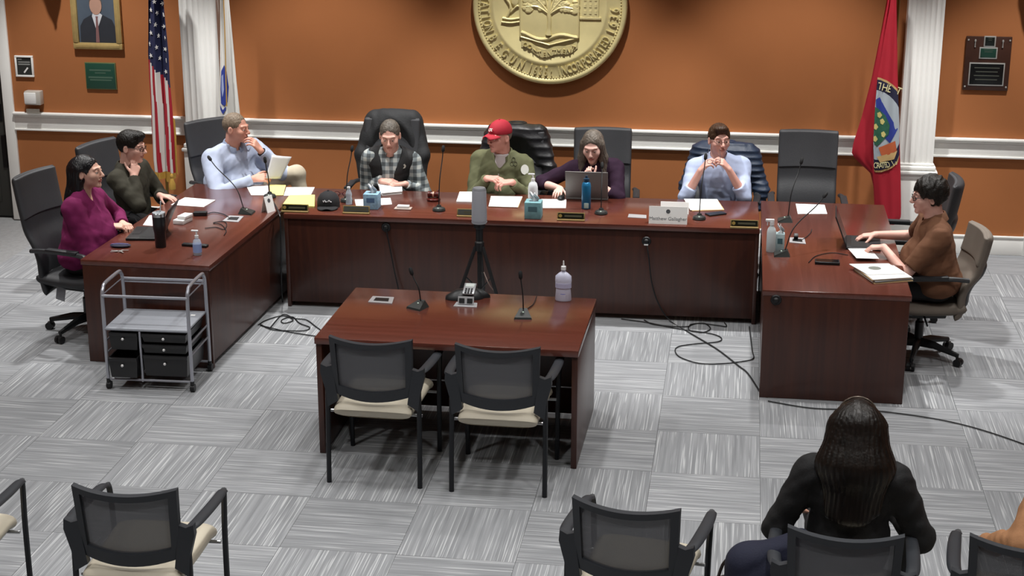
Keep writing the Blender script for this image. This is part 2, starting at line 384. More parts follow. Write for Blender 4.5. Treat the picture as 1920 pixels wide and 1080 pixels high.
# ------------------------------------------------------------------ guest chairs (mesh back, face +y: backs to the camera)
M_gf = mat('guest_frame', '292c31', .5, var=.04, vscale=4)
M_gleg = mat('guest_leg', '191b1f', .45, .2)
M_beige = mat('beige_vinyl', 'c0b8a6', .5, var=.04, vscale=5, bump=.04, bscale=120)
M_mesh = mat('back_mesh', '606165', .8, alpha=.96, spec=.2, bump=.2, bscale=500)
def guest_chair(label, loc, rz=0, group=None, seat_mat=None):
    t = thing('guest_chair', label, 'chair', loc, rz, group)
    ZB, ZT = .545, .868        # back frame bottom / top
    def bp(u, v, off=0):       # u -1..1 across, v 0..1 up; concave towards the sitter
        w_ = .225+.012*v
        return Vector((u*w_, -.235-.035*v-.05*(1-u*u)+off, ZB+(ZT-ZB)*v+.022*(u*u)*v-.03*(1-u*u)*(1-v)))
    # frame: four thick rails swept round
    def strip(name, fn, n, a, b, th):
        """rail between the curves fn(s,0) and fn(s,1), thickness th in y"""
        V = []; F = []
        for i in range(n+1):
            s = i/n; p, q = fn(s, 0), fn(s, 1)
            V += [p+Vector((0, -th/2, 0)), q+Vector((0, -th/2, 0)), q+Vector((0, th/2, 0)), p+Vector((0, th/2, 0))]
        for i in range(n):
            for k in range(4): F.append([4*i+k, 4*i+(k+1) % 4, 4*i+4+(k+1) % 4, 4*i+4+k])
        F += [[3, 2, 1, 0], [4*n, 4*n+1, 4*n+2, 4*n+3]]
        return V, F
    m = MB()
    for fn, n in ((lambda s, e: bp(2*s-1, 1-.085*e), 14), (lambda s, e: bp(2*s-1, .0+.17*e), 14), (lambda s, e: bp(-1+.15*e, s), 8), (lambda s, e: bp(1-.15*e, s), 8)):
        V, F = strip('', fn, n, 0, 0, .034); m._add(V, F)
    m.build('back_frame', M_gf, t, angle=50)
    MB().grid(lambda u, v: bp((u*2-1)*.9, .12+.82*v, .004), 12, 8).build('mesh_panel', M_mesh, t)
    for s in (-1, 1):
        # wing joining back frame, arm and rear leg
        w_ = MB(); w_.prism([(s*.20, .50), (s*.262, .46), (s*.272, .56), (s*.300, .665), (s*.296, .715), (s*.262, .70), (s*.23, .71), (s*.215, .60)][::s], 0, .035, Matrix(((1, 0, 0, 0), (0, 0, 1, -.265), (0, 1, 0, 0), (0, 0, 0, 1))))
        w_.build('side_bracket', M_gf, t, angle=50)
        V = []; pts = bez([(s*.27, -.255, .688), (s*.288, -.17, .69), (s*.294, .05, .675), (s*.290, .2, .665), (s*.283, .245, .648)], 6)
        a = MB(); a.tube(pts, [.009+.004*math.sin(PI*min(1, i/len(pts)+.15)) for i in range(len(pts))], 12, sx=2.3).build('armrest', M_gf, t)
        MB().tube(bez([(s*.283, .25, .655), (s*.278, .262, .60), (s*.272, .262, .4), (s*.268, .268, .0)], 5), .0145, 8, sx=1).build('front_leg', M_gleg, t)
        MB().tube(bez([(s*.262, -.248, .63), (s*.264, -.25, .5), (s*.266, -.26, .25), (s*.266, -.275, 0)], 5), .0145, 8).build('rear_leg', M_gleg, t)
    MB().tube([(-.268, -.18, .405), (.268, -.18, .405)], .009).tube([(-.27, .2, .405), (.27, .2, .405)], .009).tube([(-.2, -.18, .405), (-.2, .2, .405)], .009).tube([(.2, -.18, .405), (.2, .2, .405)], .009).build('seat_frame', mat('satin_steel', 'a9abad', .3, .8), t)
    slab(MB(), [(-.285, .435), (-.24, .45), (0, .447), (.18, .452), (.25, .43)], .45, .49, .085, 0, rnd=.02).build('seat', seat_mat or M_beige, t, angle=60)
    return t
g0 = guest_chair('mesh-back guest chair with beige seat, at the witness table near the power plate', (-.455, -5.06, 0), -.02)
def gcopy(label, loc, rz=0):
    o = copy_tree(g0); o.location = loc; o.rotation_euler = (0, 0, rz); o['label'] = label; return o
gcopy('mesh-back guest chair with beige seat, at the witness table near the large bottle', (.26, -5.085, 0), -.01)
gcopy('empty mesh-back guest chair standing alone in the audience, facing the storage cart', (-1.09, -7.16, 0), .03)
gcopy('mesh-back guest chair beside the one that faces the storage cart', (-2.07, -7.2, 0), .06)
gcopy('empty mesh-back guest chair next to the woman with long dark hair', (1.15, -7.02, 0), -.16)
gcopy('mesh-back guest chair that the woman with long dark hair sits on', (2.04, -7.16, 0), -.06)
gcopy('mesh-back guest chair that the person in the tan jacket sits on', (2.80, -7.16, 0), -.15)
# ------------------------------------------------------------------ the office chairs behind the desks
oc = []
oc.append(office_chair('black high-back chair holding the woman in the magenta top', (-3.13, -2.97, 0), PI/2-.22, back_top=1.17, basrot=.5))
oc.append(office_chair('black high-back chair holding the young man in the olive sweater', (-3.14, -1.84, 0), PI/2-.3, back_top=1.14))
oc.append(office_chair('black high-back chair holding the man in the pale blue pullover', (-2.62, -.98, 0), .85, back_top=1.14))
oc.append(office_chair('black high-back chair holding the man in the plaid shirt and vest', (-1.34, -.98, 0), .02, back_top=1.17))
oc.append(office_chair('black high-back chair with a quilted black jacket behind the man in the red cap', (-.30, -1.0, 0), .0, back_top=1.10))
oc.append(office_chair('black high-back chair holding the woman in dark purple', (.44, -1.0, 0), .06, back_top=1.14))
oc.append(office_chair('black chair with a navy puffer jacket behind the man in the light blue shirt', (1.40, -1.0, 0), -.05, back_top=1.0))
oc.append(office_chair('empty black high-back chair between the light blue shirt and the red flag', (2.08, -.96, 0), 0, back_top=1.165, recl=.14))
oc.append(office_chair('taupe swivel chair holding the man in the brown polo', (2.82, -2.68, 0), -PI/2+.12, fabric=M_taupe, shell=M_taupe, back_top=.93, recl=.15, basrot=.9, seat_z=.45))
oc.append(office_chair('empty black high-back chair behind the man with curly hair', (2.71, -1.86, 0), -PI/2-.05, back_top=1.10))
tp = at(114, 551, y=-3.12); oc0 = oc[0]; bpy.context.view_layer.update(); lp_ = oc0.matrix_world.inverted() @ tp
MB().box(tuple(lp_), (.004, .075, .10), R3('X', .2), bevel=.001).build('hanging_tag', mat('tag_pale_grey', '8d9096', .7), oc0)
# ------------------------------------------------------------------ rolling cart
M_cart = mat('cart_silver_tube', 'a9abb4', .3, .55); M_drawer = mat('drawer_black', '1a1a1c', .4, coat=.2)
ct = thing('rolling_cart', 'silver tube rolling cart with black drawers beside the wing desk', 'cart', (-2.265, -3.865, 0), .03)
X_, Y_, HT = .285, .20, .70
for s in (-1, 1):
    MB().tube(bez([(s*X_, -Y_, .05), (s*X_, -Y_, .35), (s*X_, -Y_+.005, HT-.07), (s*X_, -Y_+.03, HT-.01), (s*X_, -Y_+.08, HT+.012), (s*X_, Y_-.08, HT+.012), (s*X_, Y_-.03, HT-.01), (s*X_, Y_-.005, HT-.07), (s*X_, Y_, .35), (s*X_, Y_, .05)], 5), .012, 10).build('side_tube', M_cart, ct)
    for z in (.335, .25, HT-.05): MB().tube([(s*X_, -Y_, z), (s*X_, Y_, z)], .006 if z < .5 else .004).build('side_rail', M_cart, ct)
    for e in (-1, 1):
        c = MB().cyl((s*X_, e*Y_, .05), (s*X_, e*Y_, .075), .014).cyl((s*X_-.014, e*Y_+.008, .026), (s*X_+.014, e*Y_+.008, .026), .026, n=16).build('castor', M_blk, ct)
MB().tube([(-X_, -Y_, HT-.055), (X_, -Y_, HT-.055)], .010).build('top_rail', M_cart, ct)
MB().tube([(-X_, Y_, HT-.055), (X_, Y_, HT-.055)], .010).build('top_rail', M_cart, ct)
MB().tube([(-X_, Y_, HT-.075), (X_, Y_, HT-.075)], .007).build('top_rail', M_cart, ct)
MB().box((0, 0, .425), (2*X_-.01, 2*Y_, .012), bevel=.004).tube([(-X_, -Y_, .42), (X_, -Y_, .42)], .011).build('shelf', mat('cart_shelf_grey', '9a9ea6', .4, .2), ct)
MB().box((.22, .10, .4325), (.03, .02, .002)).build('sticker', mat('paper_white', 'e6e6e4', .8), ct)
MB().tube([(-.05, -Y_, .41), (-.05, -Y_, .06)], .008).build('divider_tube', M_cart, ct)
for e in (-1, 1): MB().tube([(-X_, e*Y_, .07), (X_, e*Y_, .07)], .008).build('bottom_rail', M_cart, ct)
def drawer(x0, x1, z0, z1, out=0):
    b = MB(); c = ((x0+x1)/2, 0, (z0+z1)/2)
    yf = -Y_+.0-out; h = z1-z0; tp = .012
    V = [(x0+tp, yf+.01, z0), (x1-tp, yf+.01, z0), (x1-tp, Y_-.03-out, z0), (x0+tp, Y_-.03-out, z0), (x0, yf, z1), (x1, yf, z1), (x1, Y_-.02-out, z1), (x0, Y_-.02-out, z1)]
    ti = .008
    V2 = [(x0+tp+ti, yf+.02, z0+.01), (x1-tp-ti, yf+.02, z0+.01), (x1-tp-ti, Y_-.04-out, z0+.01), (x0+tp+ti, Y_-.04-out, z0+.01), (x0+ti, yf+ti, z1), (x1-ti, yf+ti, z1), (x1-ti, Y_-.03-out, z1), (x0+ti, Y_-.03-out, z1)]
    F = [(0, 1, 2, 3), (0, 1, 5, 4), (1, 2, 6, 5), (2, 3, 7, 6), (3, 0, 4, 7)]; F2 = [tuple(8+i for i in f) for f in F]
    F3 = [(4, 5, 13, 12), (5, 6, 14, 13), (6, 7, 15, 14), (7, 4, 12, 15)]
    b._add(V+V2, F+F2+F3)
    o = b.box(((x0+x1)/2, yf-.002, z1-.012), (x1-x0-.004, .012, .022), bevel=.004).build('drawer', M_drawer, ct, smooth=False)
    MB().ball(((x0+x1)/2, yf-.014, (z0+z1)/2+(.02 if h > .08 else 0)), .010).build('knob', mat('knob_silver', 'e2e2e2', .25, .4), o)
drawer(-.262, -.065, .275, .395); drawer(-.262, -.065, .095, .235, .04)
drawer(-.04, .262, .335, .395); drawer(-.04, .262, .26, .32); drawer(-.04, .262, .10, .245)
# ------------------------------------------------------------------ organic bodies: distance fields -> smooth continuous mesh
class SDF:
    def __init__(s, lo, hi, h):
        s.h = h; s.lo = np.array(lo, np.float32); n = np.ceil((np.array(hi)-np.array(lo))/h).astype(int)+1
        s.ax = [(s.lo[i]+h*np.arange(n[i])).astype(np.float32) for i in range(3)]; s.n = n
        s.D = np.full(n, .25, np.float32)
    def _sub(s, lo, hi):
        sl = []
        for i in range(3):
            a = int(max(0, math.floor((lo[i]-s.lo[i])/s.h))); b = int(min(s.n[i], math.ceil((hi[i]-s.lo[i])/s.h)+1))
            if b <= a: return None, None
            sl.append(slice(a, b))
        X = s.ax[0][sl[0]][:, None, None]; Y = s.ax[1][sl[1]][None, :, None]; Z = s.ax[2][sl[2]][None, None, :]
        return tuple(sl), (X, Y, Z)
    def _comb(s, sl, d, k, op):
        A = s.D[sl]
        if op == 'sub': d = -d
        if k <= 0: s.D[sl] = np.minimum(A, d) if op == 'add' else np.maximum(A, d); return
        if op == 'add':
            t = np.clip(.5+.5*(A-d)/k, 0, 1); s.D[sl] = A+(d-A)*t-k*t*(1-t)
        else:
            t = np.clip(.5-.5*(A-d)/k, 0, 1); s.D[sl] = A+(d-A)*t+k*t*(1-t)
    def cap(s, a, b, ra, rb=None, k=.02, op='add', flat=None, fs=1, clip=None):
        rb = ra if rb is None else rb; a = np.array(a, float); b = np.array(b, float); m = max(ra, rb)*(max(1, fs))+k+2.5*s.h
        sl, P = s._sub(np.minimum(a, b)-m, np.maximum(a, b)+m)
        if sl is None: return s
        ba = b-a; L2 = float(ba@ba)+1e-12; X, Y, Z = P
        t = np.clip(((X-a[0])*ba[0]+(Y-a[1])*ba[1]+(Z-a[2])*ba[2])/L2, 0, 1)
        dx = X-a[0]-t*ba[0]; dy = Y-a[1]-t*ba[1]; dz = Z-a[2]-t*ba[2]
        q = dx*dx+dy*dy+dz*dz
        if flat is not None:
            f = np.array(flat, float); f = f/np.linalg.norm(f); c = dx*f[0]+dy*f[1]+dz*f[2]; q = q+c*c*(1/fs**2-1)
        d = np.sqrt(np.maximum(q, 0))-(ra+(rb-ra)*t)
        if clip is not None: c, n_ = np.array(clip[0], float), np.array(clip[1], float); n_ = n_/np.linalg.norm(n_); d = np.maximum(d, (X-c[0])*n_[0]+(Y-c[1])*n_[1]+(Z-c[2])*n_[2])
        s._comb(sl, d, k, op); return s
    def ell(s, c, r, R=None, k=.02, op='add'):
        c = np.array(c, float); r = np.array(r, float); m = r.max()+k+2.5*s.h
        sl, P = s._sub(c-m, c+m)
        if sl is None: return s
        X, Y, Z = P[0]-c[0], P[1]-c[1], P[2]-c[2]
        R = np.eye(3) if R is None else np.array(R, float)       # columns = local axes
        q = [(X*R[0, i]+Y*R[1, i]+Z*R[2, i]) for i in range(3)]
        k0 = np.sqrt((q[0]/r[0])**2+(q[1]/r[1])**2+(q[2]/r[2])**2)+1e-9; k1 = np.sqrt((q[0]/r[0]**2)**2+(q[1]/r[1]**2)**2+(q[2]/r[2]**2)**2)+1e-9
        s._comb(sl, (k0*(k0-1)/k1).astype(np.float32), k, op); return s
    def cut(s, p, nrm, k=.004, lo=None, hi=None):
        """remove the side the normal points to, inside the box lo..hi"""
        sl, P = s._sub(lo if lo is not None else s.lo, hi if hi is not None else s.lo+s.n*s.h)
        if sl is None: return s
        nrm = np.array(nrm, float); nrm /= np.linalg.norm(nrm)
        d = (P[0]-p[0])*nrm[0]+(P[1]-p[1])*nrm[1]+(P[2]-p[2])*nrm[2]
        s._comb(sl, -d, k, 'sub'); return s
    def wrinkle(s, amp, fr, seed=0, direction=None):
        rng = np.random.RandomState(seed); X, Y, Z = s.ax[0][:, None, None], s.ax[1][None, :, None], s.ax[2][None, None, :]
        w = 0
        for i in range(3):
            v = rng.randn(3); v /= np.linalg.norm(v); u = rng.randn(3); u /= np.linalg.norm(u); f = fr*(.6+.5*i)
            w = w+np.sin(f*(v[0]*X+v[1]*Y+v[2]*Z)+1.6*np.sin(.6*f*(u[0]*X+u[1]*Y+u[2]*Z)+i))/(1+.6*i)
        s.D = (s.D+amp*w*np.clip(1-np.abs(s.D)/.04, 0, 1)).astype(np.float32); return s
    def strands(s, c, R, amp, nang, seed=0, wav=6):
        """fine ridges that run downward round the head axis"""
        X, Y, Z = s.ax[0][:, None, None]-c[0], s.ax[1][None, :, None]-c[1], s.ax[2][None, None, :]-c[2]
        R = np.array(R); a = X*R[0, 0]+Y*R[1, 0]+Z*R[2, 0]; b = X*R[0, 1]+Y*R[1, 1]+Z*R[2, 1]; z = X*R[0, 2]+Y*R[1, 2]+Z*R[2, 2]
        th = np.arctan2(a, b); w = np.sin(nang*th+2*np.sin(wav*z*3+seed))+.6*np.sin(2.3*nang*th+3*np.sin(wav*2*z+seed*2))
        s.D = (s.D+amp*w*np.clip(1-np.abs(s.D)/.03, 0, 1)).astype(np.float32); return s
    def extract(s):
        D = s.D; S = D < 0; nx, ny, nz = D.shape
        cnt = np.zeros((nx-1, ny-1, nz-1), np.int8)
        for i in (0, 1):
            for j in (0, 1):
                for k in (0, 1): cnt += S[i:nx-1+i, j:ny-1+j, k:nz-1+k]
        I, J, K = np.nonzero((cnt > 0) & (cnt < 8)); N = len(I)
        idx = np.full(cnt.shape, -1, np.int32); idx[I, J, K] = np.arange(N)
        cor = [(i, j, k) for i in (0, 1) for j in (0, 1) for k in (0, 1)]
        val = {c: D[I+c[0], J+c[1], K+c[2]] for c in cor}
        pos = np.zeros((N, 3), np.float32); num = np.zeros(N, np.float32)
        for c in cor:
            for a in range(3):
                if c[a] == 1: continue
                e = list(c); e[a] = 1; e = tuple(e); v0, v1 = val[c], val[e]; m = (v0 < 0) != (v1 < 0)
                t = np.where(m, v0/np.where(v0 == v1, 1, v0-v1), 0)
                p = np.tile(np.array(c, np.float32), (N, 1)); p[:, a] += t
                pos += p*m[:, None]; num += m
        V = (pos/num[:, None]+np.stack([I, J, K], 1))*s.h+s.lo
        Q = []
        for a in range(3):
            b, c = (a+1) % 3, (a+2) % 3
            sa = [slice(None)]*3; sb = [slice(None)]*3; sa[a] = slice(0, -1); sb[a] = slice(1, None)
            A, B = S[tuple(sa)], S[tuple(sb)]; E = np.stack(np.nonzero(A != B), 1)
            sh = np.array(cnt.shape); ok = (E[:, b] > 0) & (E[:, c] > 0) & (E[:, b] < sh[b]) & (E[:, c] < sh[c]); E = E[ok]
            o = np.zeros(3, int); ob = o.copy(); ob[b] = 1; oc_ = o.copy(); oc_[c] = 1
            q = [idx[tuple((E-x).T)] for x in (ob+oc_, oc_, o, ob)]
            q = np.stack(q, 1); flip = ~A[tuple(E.T)]; q[flip] = q[flip][:, ::-1]; Q.append(q)
        return V, np.concatenate(Q)
def sdf_obj(name, s, mats, parent, mfn=None):
    V, Q = s.extract(); me = bpy.data.meshes.new(name)
    me.vertices.add(len(V)); me.vertices.foreach_set('co', V.astype(np.float32).ravel())
    me.loops.add(len(Q)*4); me.loops.foreach_set('vertex_index', Q.astype(np.int32).ravel())
    me.polygons.add(len(Q)); me.polygons.foreach_set('loop_start', np.arange(len(Q), dtype=np.int32)*4)
    me.polygons.foreach_set('use_smooth', np.ones(len(Q), bool))
    for m in (mats if isinstance(mats, (list, tuple)) else [mats]): me.materials.append(m)
    if mfn is not None: me.polygons.foreach_set('material_index', mfn(V[Q].mean(1)).astype(np.int32))
    me.update(calc_edges=True); me.validate()
    o = bpy.data.objects.new(name, me); COL.objects.link(o); o.parent = parent; return o
# ------------------------------------------------------------------ people
def nv(v): v = np.array(v, float); return v/(np.linalg.norm(v)+1e-12)
def rotm(ax, a):
    ax = nv(ax); K = np.array([[0, -ax[2], ax[1]], [ax[2], 0, -ax[0]], [-ax[1], ax[0], 0]]); return np.eye(3)+math.sin(a)*K+(1-math.cos(a))*K@K
def hand_sdf(s, wr, f, n, side, curl=.4, spread=1.0, thumb=.4, hs=1.0, curls=None):
    f = nv(f); n = np.array(n, float); n = nv(n-f*(n@f)); t = np.cross(f, n)*(1 if side == 'R' else -1)
    offs = (.029, .010, -.009, -.027); fl = (.084, .088, .083, .074); seg = ((.042, .025, .020), (.046, .029, .022), (.042, .026, .021), (.033, .020, .018))
    for i in range(4):
        kn = wr+(f*fl[i]+t*offs[i]*1.05)*hs
        s.cap(wr+(t*offs[i]*.55+f*.004)*hs, kn, .0145*hs, .0115*hs, k=.012)
        c = curls[i] if curls else curl
        d = nv(f+t*offs[i]*6*spread*(1-min(1, c))); p = kn; a = 0
        for j, L in enumerate(seg[i]):
            a = c*(.75, 1.1, .8)[j]*1.3; ax = np.cross(n, d); ax = nv(np.cross(d, n)); d = rotm(ax, a)@d
            q = p+d*L*hs; s.cap(p, q, (.0092, .0084, .0078)[j]*hs, (.0084, .0078, .0068)[j]*hs, k=.003); p = q
    p = wr+(f*.022+t*.022)*hs; d = nv(f*.62+t*.68+n*(.25+.3*thumb))
    for j, L in enumerate((.042, .032, .026)):
        q = p+d*L*hs; s.cap(p, q, (.014, .0105, .0092)[j]*hs, (.0105, .0092, .0078)[j]*hs, k=.008 if j == 0 else .003); p = q; d = nv(d+f*.35*thumb+n*.25*thumb-t*.35*thumb)
def ik(S, W, L1, L2, pole):
    v = W-S; d = np.linalg.norm(v)
    if d > (L1+L2)*.995: W = S+v/d*(L1+L2)*.995; v = W-S; d = np.linalg.norm(v)
    u = v/d; a = (L1*L1-L2*L2+d*d)/(2*d); hgt = math.sqrt(max(0, L1*L1-a*a)); p = np.array(pole, float); p = nv(p-u*(p@u))
    return S+u*a+p*hgt, W
SKIN = {}
def skin(c, lips):
    k = c
    if k not in SKIN:
        SKIN[k] = [mat('skin_'+c, c, .5, var=.06, vscale=14, spec=.35), mat('lips_'+lips, lips, .45), mat('brow_'+c, '3a2a22', .8)]
    return SKIN[k]
M_eye = mat('eye_white', 'd9d4cd', .2); M_iris = mat('iris_dark', '2a1c14', .15)
M_shoe = mat('shoe_black', '1b1a1a', .4)
def person(label, loc, rz, head, hyaw=0, hpitch=0, hroll=0, skinc='c99a86', lips='a8645a', build=1.0, belly=0.0, sw=.18, female=False,
           arms=None, sleeve='long', shirt=None, shirt_name='shirt', pants=None, legs=None, hair=None, brow='3a2a22', extra=None, hs=1.0, seatz=.47, group=None, hip_off=(0, 0), wr=.0030, brows=True, twist=0):
    loc = np.array(loc, float); Rz = np.array([[math.cos(rz), -math.sin(rz), 0], [math.sin(rz), math.cos(rz), 0], [0, 0, 1]])
    Lc = lambda p: Rz.T @ (np.array(p, float)-loc); Ld = lambda v: Rz.T @ np.array(v, float)
    T = thing('person', label, 'person', tuple(loc), rz)
    hc = Lc(head)
    # head frame (face towards local -y)
    H = rotm((0, 0, 1), hyaw) @ rotm((1, 0, 0), hpitch) @ rotm((0, 1, 0), hroll)
    hp = lambda x, y, z: hc+(H @ np.array([x, y, z]))
    hip = np.array([hip_off[0], hip_off[1], seatz+.095]); nb = hp(0, .035, -.115)*.55+(hc+np.array([0, .03, -.14]))*.45; nb = nb+np.array([0, 0, -.022])
    ax = nb-hip; TL = np.linalg.norm(ax); az = ax/TL; xx = rotm((0, 0, 1), twist) @ np.array([1, 0, 0.]); xx = nv(xx-az*(xx@az)); yy = np.cross(az, xx)
    U = lambda x, y, z: hip+xx*x+yy*y+az*(z*TL/.50)          # z from 0 (hip) to .5 (base of neck)
    Ur = np.stack([xx, yy, az], 1)
    SH = {'R': U(-sw, .01, .415), 'L': U(sw, .01, .415)}
    AR = {}
    for side in 'RL':
        a = (arms or {}).get(side)
        sg = -1 if side == 'R' else 1
        if a is None: a = dict(p=Rz @ (hip+np.array([sg*.16, -.30, .07]))+loc, f=Rz @ np.array([-.2*sg, -1, -.1]), n=(0, 0, -1), pole=Rz @ np.array([sg*.5, .6, -.6]), curl=.4)
        f = nv(Ld(a['f'])); W = Lc(a['p'])-f*.07*hs; E, W = ik(SH[side], W, .285*build, .25*build, Ld(a.get('pole', (0, 0, -1)))); AR[side] = (E, W, f, Ld(a['n']), a)
    LG = {}
    for side, sg in (('R', -1), ('L', 1)):
        l = (legs or {}).get(side)
        kn = Lc(l[0]) if l else hip+np.array([sg*.12, -.43, -.02]); an = Lc(l[1]) if l else np.array([sg*.11+hip[0], hip[1]-.40, .10])
        LG[side] = (hip+np.array([sg*.085, 0, -.01]), kn, an)
    pts = [hc-.16, hc+.16, hip-.22, hip+.22]+[SH[s_]+d for s_ in 'RL' for d in (-.1, .1)]+[AR[s_][0]+d for s_ in 'RL' for d in (-.09, .09)]+[AR[s_][1]+d for s_ in 'RL' for d in (-.2, .2)]
    up_lo, up_hi = np.min(pts, 0), np.max(pts, 0)
    lp = [p for s_ in 'RL' for p in LG[s_]]
    lo = np.minimum(up_lo, np.min(lp, 0)-.06); hi = np.maximum(up_hi, np.max(lp, 0)+.06); lo[2] = max(0.0, lo[2]); flo, fhi = lo, hi
    # ---- body, one continuous surface
    s = SDF(lo, hi, .0055)
    s.cap(hip, U(0, 0, .40), .06, .07, k=.03); s.cap(U(-sw*.8, 0, .41), U(sw*.8, 0, .41), .04, k=.03)
    nr = .047 if female else .06
    s.cap(U(0, .01, .43), hp(0, .025, -.06), nr*1.12, nr, k=.03)
    for side in 'RL':
        E, W, f, n, a = AR[side]; bare = sleeve == 'short'
        s.cap(SH[side], E, .047 if bare else .034, .041 if bare else .032, k=.02)
        s.cap(E, W, .041 if sleeve != 'long' else .034, .026*hs, k=.02)
        hand_sdf(s, W, f, n, side, a.get('curl', .4), a.get('spread', 1), a.get('thumb', .4), hs, a.get('curls'))
        h, kn, an = LG[side]; s.cap(h, kn, .05, .042, k=.02); s.cap(kn, an, .042, .035, k=.02); s.cap(an, an+np.array([0, -.12, -.05]), .03, .025, k=.02)
    s.ell(hp(0, .014, .027), (.076, .094, .090), H, k=.02); s.ell(hp(0, -.028, -.032), (.061, .069, .080), H, k=.03)
    s.ell(hp(0, -.078, -.097), (.022, .018, .017), H, k=.025)
    for q in (-1, 1):
        s.ell(hp(q*.038, -.062, -.022), (.026, .026, .024), H, k=.02)
        s.cap(hp(q*.012, -.089, .026), hp(q*.045, -.077, .028), .007, .006, k=.02)
        s.ell(hp(q*.030, -.1025, .005), (.0155, .0085, .0095), H, k=.014, op='sub')
        s.ell(hp(q*.079, .012, -.010), (.010, .021, .032), H, k=.006); s.ell(hp(q*.089, .004, -.008), (.007, .012, .02), H, k=.006, op='sub')
        s.ell(hp(q*.010, -.107, -.031), (.008, .009, .007), H, k=.006)
    s.cap(hp(0, -.095, .012), hp(0, -.117, -.024), .007, .0115, k=.010)
    s.ell(hp(0, -.094, -.056), (.022, .010, .006), H, k=.006); s.ell(hp(0, -.091, -.068), (.019, .010, .0065), H, k=.006)
    s.cap(hp(-.02, -.108, -.0615), hp(.02, -.108, -.0615), .0035, k=.003, op='sub')
    sk = skin(skinc, lips)
    def mf(C):
        q = (C-hc) @ H
        m = np.zeros(len(C), int); m[(np.abs(q[:, 0]) < .023) & (q[:, 1] < -.082) & (q[:, 1] > -.1085) & (np.abs(q[:, 2]+.0615) < .011*(1-np.abs(q[:, 0])/.045))] = 1
        return m
    body = sdf_obj('body', s, sk, T, mf)
    for q in (-1, 1):
        e = MB().ball(tuple(hp(q*.030, -.0815, .005)), .0135, 12).build('eye', M_eye, T)
        d_ = nv(H @ np.array([0, -1, -.25])); c_ = hp(q*.030, -.0815, .005)+d_*.0085
        MB().ball(tuple(c_), .0066, 10).build('iris', M_iris, e)
        c2 = hp(q*.030, -.0815, .005); lid = MB().ball(tuple(c2+H @ np.array([0, .0012, .0045])), (.0155, .0150, .0118), 10, rot=Matrix(H.tolist())); lid.build('eyelid', sk[0], e)
        if brows: MB().tube([tuple(hp(q*.014, -.099, .0305)), tuple(hp(q*.03, -.0955, .0350)), tuple(hp(q*.047, -.082, .0310))], [.0018, .0023, .0012], 6).build('eyebrow', mat('brow_'+brow, brow, .9), T)
    # ---- clothing
    if shirt is not None:
        zc = min(up_lo[2], hip[2]-.14)
        s = SDF((up_lo[0]-.03, up_lo[1]-.03, zc), (up_hi[0]+.03, up_hi[1]+.03, nb[2]+.10), .007)
        b = belly
        s.ell(U(0, 0, .03), (.172*build+b*.6, .13*build+b*.5, .13), Ur, k=.05); s.ell(U(0, -.015-b*.5, .17), (.155*build+b, .113*build+b, .17), Ur, k=.06)
        s.ell(U(0, .0, .33), (.172*build, .115*build, .15), Ur, k=.06); s.cap(U(-sw*.82, .01, .408), U(sw*.82, .01, .408), .062*build, k=.05, flat=az, fs=.92)
        if female:
            for q in (-1, 1): s.ell(U(q*.075, -.09, .285), (.075, .065, .075), Ur, k=.05)
        for q in (-1, 1): s.cap(U(q*sw*.72, .015, .435), U(q*.045, .015, .505), .052, .046, k=.05)
        for side in 'RL':
            E, W, f, n, a = AR[side]
            m_ = SH[side]+(E-SH[side])*.82
            s.cap(SH[side], E, .066*build, .054*build, k=.045, clip=(m_, E-SH[side]) if sleeve == 'short' else None)
            if sleeve == 'long': s.cap(E, W, .054*build, .040, k=.02, clip=(W-nv(W-E)*.012, W-E))
            elif sleeve == 'roll': s.cap(E, E+(W-E)*.5, .056*build, .05, k=.02, clip=(E+(W-E)*.38, W-E))
        s.wrinkle(wr, 44, int(abs(loc[0]*100)) % 97); s.wrinkle(wr*.4, 85, int(abs(loc[1]*100)) % 89)
        s.cap(U(0, .012, .495), hp(0, .03, -.05), nr*1.16, nr*1.14, k=.006, op='sub')
        cp = U(0, .0, .535); s.cut(cp, nv(az+yy*.25), .004, cp-.2, cp+.2)
        if extra and 'vneck' in extra: s.cap(U(0, -.15, extra['vneck']), U(0, -.06, .53), .012, .062, k=.006, op='sub')
        shob = sdf_obj(shirt_name, s, shirt, T, (extra or {}).get('shirt_mf') and (lambda C: extra['shirt_mf']((C-hip) @ Ur)))
    if pants is not None:
        pl = np.array(lp); s = SDF(np.minimum(pl.min(0), hip-.2)-.08, np.maximum(pl.max(0), hip+.2)+.09, .009)
        s.ell(U(0, .0, .0), (.168*build, .14, .12), Ur, k=.04)
        for side in 'RL':
            h, kn, an = LG[side]; s.cap(h, kn, .088*build, .067, k=.03); s.cap(kn, an, .066, .052, k=.03); s.cut(an, an-kn, .004, an-.1, an+.1)
        s.wrinkle(.003, 30, 5); sdf_obj('trousers', s, pants, T)
        for side in 'RL':
            an = LG[side][2]; zf = .045 if an[2] < .2 else an[2]-.05
            MB().ball((an[0], an[1]-.06, zf), (.045, .135, .045), 14).build('shoe', M_shoe, T)
    ctx = dict(T=T, hp=hp, H=H, hc=hc, U=U, Ur=Ur, az=az, xx=xx, yy=yy, nb=nb, hip=hip, AR=AR, SH=SH, nr=nr, TL=TL, Lc=Lc, Ld=Ld, LG=LG, shirt=shob if shirt is not None else None)
    if hair: hair(ctx)
    return ctx
